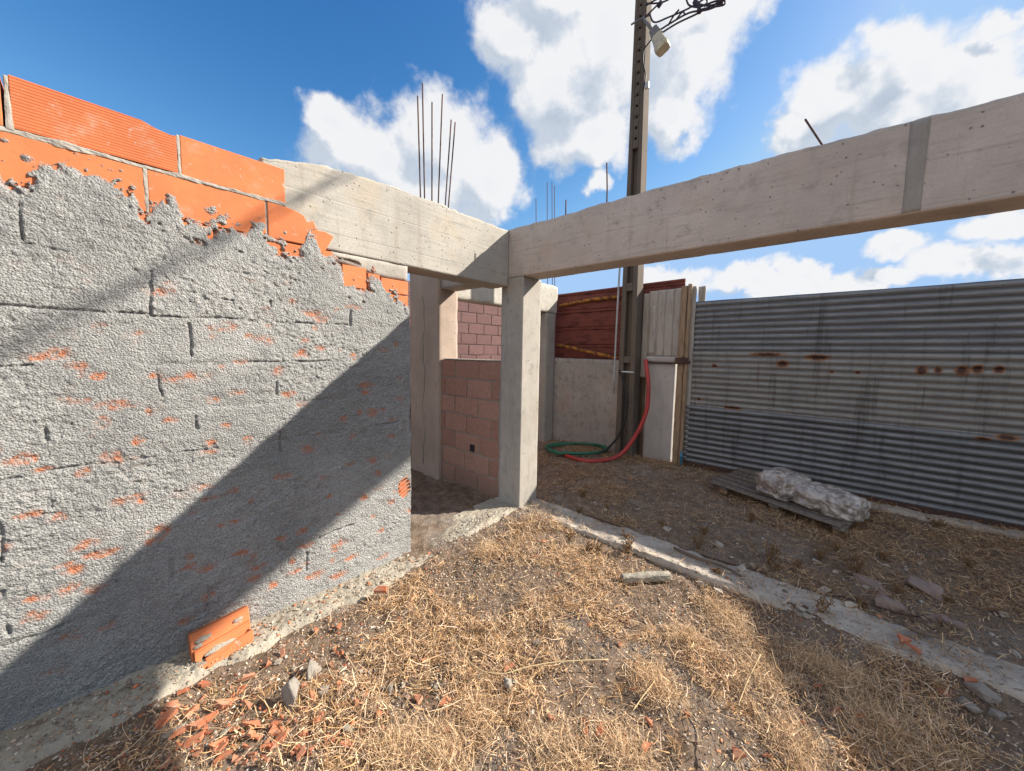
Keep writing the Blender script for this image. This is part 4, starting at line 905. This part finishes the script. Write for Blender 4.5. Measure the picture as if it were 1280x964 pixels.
for (px, py, pz, sz, sd_) in ((.10, .022, .095, .030, 1), (.055, .047, .165, .022, 2), (.15, .021, .10, .020, 3), (.21, .046, .19, .016, 4), (.03, .048, .14, .014, 5), (.12, .0, .055, .02, 6)):
    v_, f_ = ico(3); v_ = v_*(1+.5*fbm(v_[:, 0]*2+sd_, v_[:, 1]*2, v_[:, 2]*2, 3, sd_))[:, None]*np.array([sz*1.5, .006, sz*.6]); v_[:, 2] += v_[:, 0]*.14
    v_ = np.array([(Rm @ Vector(q))[:] for q in v_+np.array([px, py, pz])])
    _o = bpy.data.objects.new('mortar_crust', np_mesh('mortar_crust', v_, f_)); COL.objects.link(_o); _o.parent = o; _o.data.materials.append(M['found_rough'])

# shards
SH = []
for i in range(9):
    r_ = np.random.default_rng(60+i); n = r_.integers(4, 7); an = np.sort(r_.uniform(0, 2*math.pi, n)); rd = r_.uniform(.6, 1.1, n)
    poly = [(math.cos(a)*q, math.sin(a)*q*.68) for a, q in zip(an, rd)]
    V, F = prism(poly, -.17, .17); V = V[:, [0, 2, 1]]; V[:, 2] += r_.uniform(-.04, .04, len(V)); F = [f[::-1] for f in F]
    me = np_mesh('brick_shard', V, F); me.materials.append(M['shard']); SH.append(me)
big = {(475, 750): ('chunky orange brick piece lying at the footing edge left of the grass', .055), (638, 838): ('dark orange brick lump half buried in the middle of the sunny grass', .045), (535, 701): ('lone pointed orange shard standing on the footing by the wall end', .035),
       (796, 875): ('bright orange shard beside a straw stem in the sunny grass right of centre', .038), (555, 879): ('long bright orange shard in the grass left of centre', .04), (1130, 810): ('upper of two orange shards lying on the shaded foundation strip', .045), (1141, 822): ('lower of two orange shards touching on the shaded foundation strip', .045),
       (1214, 854): ('orange shard lying beside the large pale stone', .04), (683, 625): ('small orange piece on the ground right behind the corner pillar', .03), (788, 600): ('lone orange piece on the yard ground before the fence pillar', .03)}
pos = [(262,876,.04),(284,882,.05),(240,893,.045),(252,906,.055),(240,933,.05),(215,890,.055),(275,938,.04),(281,950,.04),(328,958,.04),(335,939,.03),(349,928,.045),(342,917,.04),(316,912,.045),(398,901,.04),(423,862,.045),(352,818,.03),(333,833,.03),(311,854,.05),(464,840,.03),(521,878,.035),(563,914,.03),(516,750,.03),(530,829,.03),(394,791,.03),(424,786,.03),(480,912,.02),(312,950,.035),
       (744,773,.022),(785,775,.02),(562,878,.025),(690,900,.025),(730,906,.03),(733,919,.03),(750,915,.035),(811,908,.03),(861,895,.03),(874,931,.02),(808,940,.03),(924,947,.04),(563,915,.02),(775,809,.02),(1095,779,.035),(1045,891,.035),(1070,896,.035),(1116,908,.035),(1006,904,.03),(908,730,.02),(624,676,.03),(680,678,.03),(669,697,.025),
       (230,868,.04),(205,905,.05),(228,920,.05),(262,915,.045),(295,925,.03),(258,858,.04),(300,865,.03),(360,905,.025),(376,948,.03),(410,930,.02),(440,905,.02),(600,905,.02),(420,820,.025),(448,862,.02),(540,740,.02),(500,775,.02),(470,800,.02),(955,800,.02),(1180,870,.03),(1020,860,.02),(960,950,.025),(700,950,.02),(640,930,.02)]
_r = np.random.default_rng(12)
for _ in range(70):
    q_ = _r.uniform(0, 1)**.7; u_ = 200+q_*260+_r.normal(0, 18); v_ = 960-q_*95+_r.normal(0, 30)
    if v_ < 962 and v_ > 800-(u_-330)*.4+40: pos.append((float(u_), float(v_), float(_r.uniform(.012, .034))))
for i, (u, v, s_) in enumerate([(u, v, s_) for u, v, s_ in pos]+[(u, v, b[1]) for (u, v), b in big.items()]):
    p = at(u, v); lb = big.get((u, v), ('small orange clay shard lying among the dry grass and grit', 0))[0]
    zf = 0.0
    if p[0] > .0 and p[0] < .31 and p[1] < .3: zf = max(0, .012-p[2])
    if (u, v) in ((535, 701), (475, 750)): zf = .05
    put('brick_shard', SH[i % 9], M['shard'], (p[0], p[1], p[2]+s_*.22+.008+zf), (rr.uniform(-.45, .45), rr.uniform(-.45, .45), rr.uniform(0, 6.3)), (s_, s_, s_*rr.uniform(.7, 1.3)), lb, 'brick shard', 'orange brick shards on the ground')

# sticks, rods and stems
def ground_line(pts, lift=.012): return [np.array([*(q := at(u, v))[:2], max(float(ground_z(q[0], q[1])), -.02 if not (0 < q[0] < .31) else .015)+lift]) for u, v in pts]
o = tube('steel_rod', ground_line([(735, 652), (790, 668), (850, 690), (905, 706), (958, 722)], .02), .006, M['rebar'], samples=4); tag(o, 'long thin rusty rod lying along the outer edge of the foundation strip', 'rod')
o = tube('steel_rod', ground_line([(1040, 750), (1052, 750), (1066, 757), (1090, 764), (1125, 774), (1150, 779)], .02), .006, M['rebar'], samples=4); tag(o, 'bent rusty rod with a hooked end on the foundation beside rubble', 'rod')
o = tube('dead_branch', ground_line([(1128, 792), (1150, 803), (1172, 808)], .02), [.012, .014, .01], M['stick'], samples=3); tag(o, 'short thick dead stick lying on the foundation near the two shards', 'stick')
o = tube('dead_branch', ground_line([(1145, 776), (1160, 790), (1176, 805)], .03), .005, M['stick'], samples=3); tag(o, 'thin straight twig crossing the foundation beside the bent rod', 'stick')
o = tube('dead_branch', ground_line([(842, 694), (872, 706), (905, 716), (925, 727)], .015), [.010, .012, .008], M['stick'], samples=3); tag(o, 'flat dark splinter of wood lying on the foundation behind the concrete bar', 'stick')
stems = [([(560, 805), (590, 845), (625, 857), (660, 852), (700, 840), (760, 834)], .0026, 'long curved pale stem bowing across the middle of the sunny grass'), ([(430, 840), (455, 872), (490, 905)], .0018, 'straight dry stem lying diagonally in the left grass'), ([(950, 830), (934, 860), (922, 893)], .002, 'curling pale stem at the shadow edge on the right grass'), ([(790, 905), (803, 885), (818, 862)], .0022, 'short straight pale stem beside the bright orange shard'),
         ([(874, 885), (884, 915), (896, 960)], .0025, 'dark upright stalk line near the bottom right grass'), ([(980, 770), (978, 800), (974, 845)], .0025, 'dark thin stalk in the shaded grass on the right')]
for pts, r_, lb in stems:
    o = tube('dry_stem', ground_line(pts, .035), r_, M['stick'] if 'dark' in lb else M['straw_stem'], samples=5, seg=6); tag(o, lb, 'stem', 'long dry stems in the grass')
# dead upright weeds in the yard and by the foundation
def weed(u, v, h, lb, seed, n=7):
    r_ = np.random.default_rng(seed); p = at(u, v); parts = []
    for i in range(n):
        d = np.array([r_.normal()*.35, r_.normal()*.35, 1]); e = p+d*h*r_.uniform(.5, 1)
        parts.append(tube_mesh([p, (p+e)/2+r_.normal(size=3)*.01, e], [.004, .003, .002], 5, 3))
        for k_ in range(6):
            q = p+(e-p)*r_.uniform(.35, 1); f = q+r_.normal(size=3)*np.array([.05, .05, .03])*h*3; parts.append(tube_mesh([q, (q+f)/2+[0, 0, .006], f], [.003, .002, .004], 5))
    o = link('dead_weed', np_mesh('dead_weed', *merge(parts)), M['weed'], origin=tuple(p)); tag(o, lb, 'weed', 'dead upright weeds')
M['weed'] = simple('brown_dead_weed', (.20, .12, .06), .9, 0, .2, nscale=20)
for i, (u, v, h, lb) in enumerate([(735, 690, .10, 'brown weed tuft at the inner foundation edge left of the concrete bar'), (785, 690, .16, 'thin seeded weed stalk rising over the foundation strip'), (962, 705, .22, 'bushy brown weed behind the foundation in front of the pallet'), (1068, 720, .20, 'upright weed stalk before the wrapped bundle'), (940, 615, .12, 'rusty brown weed in front of the pallet'), (895, 720, .08, 'small orange brown sprig on the foundation'), (1025, 700, .12, 'brown weed below the pallet front board'),
                               (1118, 632, .10, 'dark dry weed by the gate foot behind the bundle'), (1170, 660, .1, 'weed at the gate sill on the far right'), (880, 668, .08, 'low dead weed in the middle of the yard'), (590, 640, .06, 'tiny weed by the doorway step'), (1025, 765, .10, 'dry tuft rooted where the foundation strip breaks')]): weed(u, v, h, lb, 400+i, 9)

_r = np.random.default_rng(31)
for i in range(18):
    u_ = float(_r.uniform(700, 1270)); v_ = float(_r.uniform(605, 690)+max(0, u_-720)*.2)
    weed(u_, v_, float(_r.uniform(.05, .12)), 'small dead brown weed growing in the shaded yard', 440+i, 6)
# ------------------------------------------------------------------ loose stuff: straw, pebbles, crumbs
def straw_mesh(name, n, sampler, tones, lmin, lmax, lie, seed, wmin=.0011, wmax=.0026, lift=.02):
    r_ = np.random.default_rng(seed); xy = sampler(r_, n); n = len(xy)
    az = r_.uniform(0, 2*math.pi, n); L_ = lmin+(lmax-lmin)*r_.beta(1.2, 2.8, n); el = np.abs(r_.normal(0, lie, n)); wd = r_.uniform(wmin, wmax, n)
    d = np.stack([np.cos(az)*np.cos(el), np.sin(az)*np.cos(el), np.sin(el)], 1)
    s_ = np.stack([-np.sin(az), np.cos(az), r_.normal(0, .6, n)], 1); s_ /= np.linalg.norm(s_, axis=1)[:, None]
    bend = r_.normal(0, .28, n); curl = r_.normal(0, .25, n)
    z0 = surf_z(xy[:, 0], xy[:, 1])+np.abs(r_.normal(0, lift, n))
    base = np.stack([xy[:, 0], xy[:, 1], z0], 1); K = 4; V = np.zeros((n, K, 2, 3))
    for k_ in range(K):
        t = k_/(K-1); c_ = base+d*(L_*t)[:, None]; c_ = c_+np.cross(d, s_)*(bend*L_*t*t)[:, None]*.8+s_*(curl*L_*t*t)[:, None]
        gz = surf_z(c_[:, 0], c_[:, 1]); c_[:, 2] = np.maximum(c_[:, 2], gz+.002)
        wk = wd*(1-.55*t); V[:, k_, 0] = c_-s_*wk[:, None]; V[:, k_, 1] = c_+s_*wk[:, None]
    V = V.reshape(-1, 3); b = np.arange(n)*K*2
    F = np.concatenate([np.stack([b+2*k_, b+2*k_+1, b+2*k_+3, b+2*k_+2], 1) for k_ in range(K-1)])
    tn = np.array(tones)[r_.integers(0, len(tones), n)]*r_.uniform(.5, 1.4, n)[:, None]*np.array([1.14, 1.06, 1.02])
    C_ = np.repeat(np.concatenate([tn, np.ones((n, 1))], 1), K*2, 0)
    return np_mesh(name, V, F, attrs={'tint': ('FLOAT_COLOR', C_)})
def surf_z(x, y):
    g_ = ground_z(x, y)
    st = np.where((x > .01) & (x < .32) & (y < .33), strip_top(8, .022)(x, y)+.003, -9)
    top = -.082+.085*sstep(-1.25, -.15, x) + .012*fbm(x*4, y*4, 0, 4, 31)
    edge = -.10 + .07*fbm(x*2.2, x*0+1, 0, 4, 40) + .05*sstep(-1.2, -.3, x) - .06*sstep(-1.9, -2.8, x)
    lf = np.where((x < .02) & (y < .18), top - .16*sstep(0, 1, (edge-y+.09)/.16) + .004, -9)
    return np.maximum(np.maximum(g_, st), lf)
def samp_in(r_, n):
    x = r_.uniform(-3.5, .12, n*2); y = r_.uniform(-3.6, .05, n*2)
    dens = .06+1.0*sstep(-.16, .2, fbm(x*2.6, y*2.6, 0, 5, 21, .6))
    dens *= sstep(.06, -.12, x+.05*fbm(x*6, y*6, 0, 3, 22))*sstep(-.10-.05*sstep(-1.5, -2.5, x), -.32, y+.09*fbm(x*4, y*4, 0, 3, 23))
    dens *= sstep(.15, .55, np.hypot(x-.1, (y-.05)))*.85+.15
    dens *= 1-.6*sstep(-1.9, -2.6, x)*sstep(-1.3, -.7, y)
    return np.stack([x, y], 1)[r_.uniform(0, 1, n*2) < dens][:n]
TG = [(.60, .41, .215), (.50, .325, .17), (.69, .51, .30), (.38, .225, .115), (.76, .60, .40), (.20, .12, .07), (.50, .34, .21), (.45, .29, .175), (.56, .36, .17)]
o = link('dry_grass', straw_mesh('dry_grass', 50000, samp_in, TG, .015, .10, .34, 31, .0009, .0024), M['straw']); tag(o, 'flattened golden dry grass covering the ground inside the frame', 'grass', kind='stuff')
o = link('dry_grass', straw_mesh('dry_grass', 9000, samp_in, [TG[0], TG[2], TG[4], (.74, .60, .44), (.66, .52, .38)], .06, .20, .16, 36, .0008, .0017), M['straw']); tag(o, 'long loose straws lying over the flattened grass', 'grass', kind='stuff')
def samp_all(r_, n):
    p = samp_in(r_, n); return np.concatenate([p, np.stack([r_.uniform(-3.4, .05, n//4), r_.uniform(-3., .0, n//4)], 1)])
o = link('leaf_litter', straw_mesh('leaf_litter', 75000, samp_all, TG+[(.16, .10, .06), (.10, .065, .04), (.62, .56, .48), (.70, .62, .52), (.42, .24, .15), (.11, .07, .045), (.30, .19, .12), (.44, .30, .21), (.38, .25, .18)], .005, .024, .5, 37, .0014, .0038, .008), M['straw']); tag(o, 'short chaff and crushed leaf litter between the grass', 'litter', kind='stuff')
def samp_tuft(r_, n):
    cs = [(930, 800, .20), (960, 850, .16), (905, 770, .14), (700, 945, .16), (600, 900, .12), (560, 945, .14), (820, 860, .12), (1080, 900, .18), (1140, 930, .18), (1010, 830, .14), (860, 800, .12), (610, 690, .10), (1060, 850, .14), (990, 930, .14), (500, 940, .12), (780, 940, .12)]
    out = []
    for u, v, s_ in cs:
        p = at(u, v); out.append(np.array(p[:2])+r_.normal(0, s_*.5, (n//len(cs), 2)))
    return np.concatenate(out)
o = link('dry_grass', straw_mesh('dry_grass', 15000, samp_tuft, [(.62, .46, .28), (.72, .54, .33), (.62, .44, .25), (.78, .63, .43), (.46, .31, .18)], .03, .11, .5, 32, .0006, .0013), M['straw']); tag(o, 'pale springy tufts of dry grass', 'grass', kind='stuff')
def tuft_mesh(name, n_t, per, tones, seed):
    r_ = np.random.default_rng(seed); c_ = samp_in(r_, n_t); n_t = len(c_)
    k_ = np.repeat(np.arange(n_t), per); n = len(k_); size = r_.uniform(.5, 1.4, n_t)[k_]; az = r_.uniform(0, 6.283, n); lean = r_.uniform(0, 6.283, n_t)[k_]
    el = np.clip(r_.normal(.75, .35, n), .1, 1.5); L_ = r_.uniform(.03, .085, n)*size; d = np.stack([np.cos(az)*np.cos(el)+.45*np.cos(lean), np.sin(az)*np.cos(el)+.45*np.sin(lean), np.sin(el)], 1); d /= np.linalg.norm(d, axis=1)[:, None]
    base = np.stack([c_[k_, 0]+r_.normal(0, .010, n)*size, c_[k_, 1]+r_.normal(0, .010, n)*size, np.zeros(n)], 1); base[:, 2] = surf_z(base[:, 0], base[:, 1])-.004
    s_ = np.stack([-np.sin(az), np.cos(az), 0*az], 1); wd = r_.uniform(.0007, .0016, n); droop = r_.uniform(.2, .9, n)*L_; K = 4; V = np.zeros((n, K, 2, 3))
    for q in range(K):
        t = q/(K-1); p = base+d*(L_*t)[:, None]; p[:, 2] -= droop*t*t; p[:, 2] = np.maximum(p[:, 2], surf_z(p[:, 0], p[:, 1])+.001); w_ = wd*(1-.7*t); V[:, q, 0] = p-s_*w_[:, None]; V[:, q, 1] = p+s_*w_[:, None]
    b = np.arange(n)*K*2; F = np.concatenate([np.stack([b+2*q, b+2*q+1, b+2*q+3, b+2*q+2], 1) for q in range(K-1)])
    tn = np.array(tones)[r_.integers(0, len(tones), n_t)][k_]*r_.uniform(.5, 1.35, n)[:, None]*np.array([1.14, 1.06, 1.02])
    return np_mesh(name, V.reshape(-1, 3), F, attrs={'tint': ('FLOAT_COLOR', np.repeat(np.concatenate([tn, np.ones((n, 1))], 1), K*2, 0))})
o = link('dry_grass', tuft_mesh('dry_grass', 620, 48, [(.62, .44, .24), (.55, .36, .18), (.72, .55, .33), (.42, .26, .13)], 41), M['straw']); tag(o, 'small rooted clumps of dead grass', 'grass', kind='stuff')
def samp_yard(r_, n):
    x = r_.uniform(.0, 2.9, n*4); y = r_.uniform(-5, 2.4, n*4)
    dens = sstep(-.15, .35, fbm(x*1.9, y*1.9, 0, 4, 24))*.9+.12
    dens *= 1-.6*((x < .34) & (y < .3))
    return np.stack([x, y], 1)[r_.uniform(0, 1, n*4) < dens][:n]
o = link('dry_grass', straw_mesh('dry_grass', 52000, samp_yard, [(.44, .29, .15), (.52, .37, .21), (.34, .21, .12), (.24, .16, .10), (.56, .43, .27)], .02, .12, .28, 33), M['straw']); tag(o, 'brownish dead grass in patches over the shaded yard', 'grass', kind='stuff')

o = link('leaf_litter', straw_mesh('leaf_litter', 30000, samp_yard, [(.40, .27, .17), (.30, .19, .12), (.16, .11, .08), (.48, .38, .28), (.36, .29, .24)], .006, .028, .5, 38, .0016, .004, .006), M['straw']); tag(o, 'leaf litter and chaff over the shaded yard', 'litter', kind='stuff')
def pebbles(name, xy, size, tones, seed, flat=.6, mt='pebble'):
    r_ = np.random.default_rng(seed); n = len(xy); V0, F0 = ico(1); m_ = len(V0)
    V = V0[None]*(1+r_.uniform(-.3, .3, (n, m_, 1))); sc = np.stack([r_.uniform(.7, 1.3, n), r_.uniform(.6, 1., n), flat*r_.uniform(.6, 1.3, n)], 1)*size[:, None]
    V = V*sc[:, None, :]; az = r_.uniform(0, 6.3, n); c, s_ = np.cos(az)[:, None], np.sin(az)[:, None]
    V = np.stack([V[..., 0]*c-V[..., 1]*s_, V[..., 0]*s_+V[..., 1]*c, V[..., 2]], -1)
    z = surf_z(xy[:, 0], xy[:, 1])+size*.25*flat
    V = V+np.stack([xy[:, 0], xy[:, 1], z], 1)[:, None]
    F = (F0[None]+(np.arange(n)*m_)[:, None, None]).reshape(-1, 3)
    tn = np.array(tones)[r_.integers(0, len(tones), n)]*r_.uniform(.7, 1.2, n)[:, None]
    return np_mesh(name, V.reshape(-1, 3), F, attrs={'tint': ('FLOAT_COLOR', np.repeat(np.concatenate([tn, np.ones((n, 1))], 1), m_, 0))})
r_ = np.random.default_rng(91)
xy = np.stack([r_.uniform(-3.5, .05, 20000), r_.uniform(-3.4, .15, 20000)], 1); d_ = .35+.65*sstep(-.3, .3, fbm(xy[:, 0]*2.5, xy[:, 1]*2.5, 0, 4, 26)); xy = xy[r_.uniform(0, 1, len(xy)) < d_]
o = link('gravel', pebbles('gravel', xy, .003+.014*r_.beta(1.1, 5, len(xy)), [(.50, .44, .36), (.60, .54, .46), (.38, .31, .24), (.46, .33, .25), (.25, .19, .15)], 92), M['pebble']); tag(o, 'grit and small pebbles among the grass', 'gravel', kind='stuff')
xy = np.stack([r_.uniform(.02, 2.9, 9000), r_.uniform(-5, 1.6, 9000)], 1); d_ = .3+.7*sstep(-.3, .4, fbm(xy[:, 0]*2.5, xy[:, 1]*2.5, 0, 4, 27)); xy = xy[r_.uniform(0, 1, len(xy)) < d_]
o = link('gravel', pebbles('gravel', xy, .004+.03*r_.beta(1.0, 7, len(xy)), [(.42, .37, .32), (.50, .45, .40), (.34, .27, .22), (.38, .27, .22), (.26, .21, .17)], 93), M['pebble']); tag(o, 'grey grit and small stones over the shaded yard', 'gravel', kind='stuff')
xy = np.concatenate([np.stack([r_.normal(-2.45, .35, 380), r_.normal(-.5, .25, 380)], 1), np.stack([r_.uniform(-3, 0, 330), r_.uniform(-2.6, -.1, 330)], 1)]); xy = np.concatenate([xy, np.stack([r_.uniform(-3, -1.15, 160), r_.uniform(-.25, .15, 160)], 1)]); xy = xy[(xy[:, 1] < .16)]
o = link('brick_crumbs', pebbles('brick_crumbs', xy, .004+.014*r_.beta(1.1, 4, len(xy)), [(.60, .20, .09), (.52, .18, .09), (.62, .26, .14)], 94, .45), M['pebble']); tag(o, 'tiny orange crumbs of broken brick', 'brick crumbs', kind='stuff')

# ------------------------------------------------------------------ added shade casters beyond the frame, shaped only to throw shadow edges
uw = empty('shade_caster', (4, -5.2, 0), 'unseen made-up wall and sloping band added to cast shade, outside the picture', 'wall')
link('shade_panel', np_mesh('shade_panel', *prism([(1.6, -.1), (2.16, 2.44), (2.82, 2.83), (3.5, 3.0), (4.4, 3.45), (8, 3.6), (8, -.1)], -5.2, -5.0)), M['mortar'], uw)
link('shade_band', np_mesh('shade_band', *prism([(.8, 3.537), (5.9, 6.291), (5.7, 6.80), (.8, 4.02)], -5.1, -5.0)), M['mortar'], uw)
link('shade_band_post', np_mesh('shade_band_post', *prism([(.8, -.1), (1.0, -.1), (1.0, 3.75), (.8, 3.70)], -5.3, -5.1)), M['mortar'], uw)

# far tree tip over the gate
tree = empty('tree', (24, 17.2, 0), 'distant green tree just showing above the gate edge', 'tree')
c_ = onplane(889, 385, 0, 24.); tree.location = (c_[0], c_[1], 0)
tube('trunk', [(c_[0], c_[1], -.1), (c_[0]+.05, c_[1], 1.5), (c_[0]-.05, c_[1]+.05, 3.0)], [.16, .12, .07], M['stick'], tree)
r_ = np.random.default_rng(77); n = 2600; q = r_.normal(size=(n, 3)); q /= np.linalg.norm(q, axis=1)[:, None]; q *= (r_.uniform(0, 1, n)**.4)[:, None]
q = q*(1+.35*fbm(q[:, 0]*2, q[:, 1]*2, q[:, 2]*2, 3, 6))[:, None]; C0 = np.array([c_[0], c_[1], c_[2]-.55])+q*np.array([.8, .8, .9]); s1 = r_.normal(size=(n, 3))*.06; s2 = r_.normal(size=(n, 3))*.05
V = np.stack([C0, C0+s1, C0+s1+s2, C0+s2], 1).reshape(-1, 3); F = np.arange(n*4).reshape(n, 4)
M['leaf'] = simple('leaf_green', (.06, .085, .03), .7, 0, .3, nscale=3); link('crown', np_mesh('crown', V, F), M['leaf'], tree)
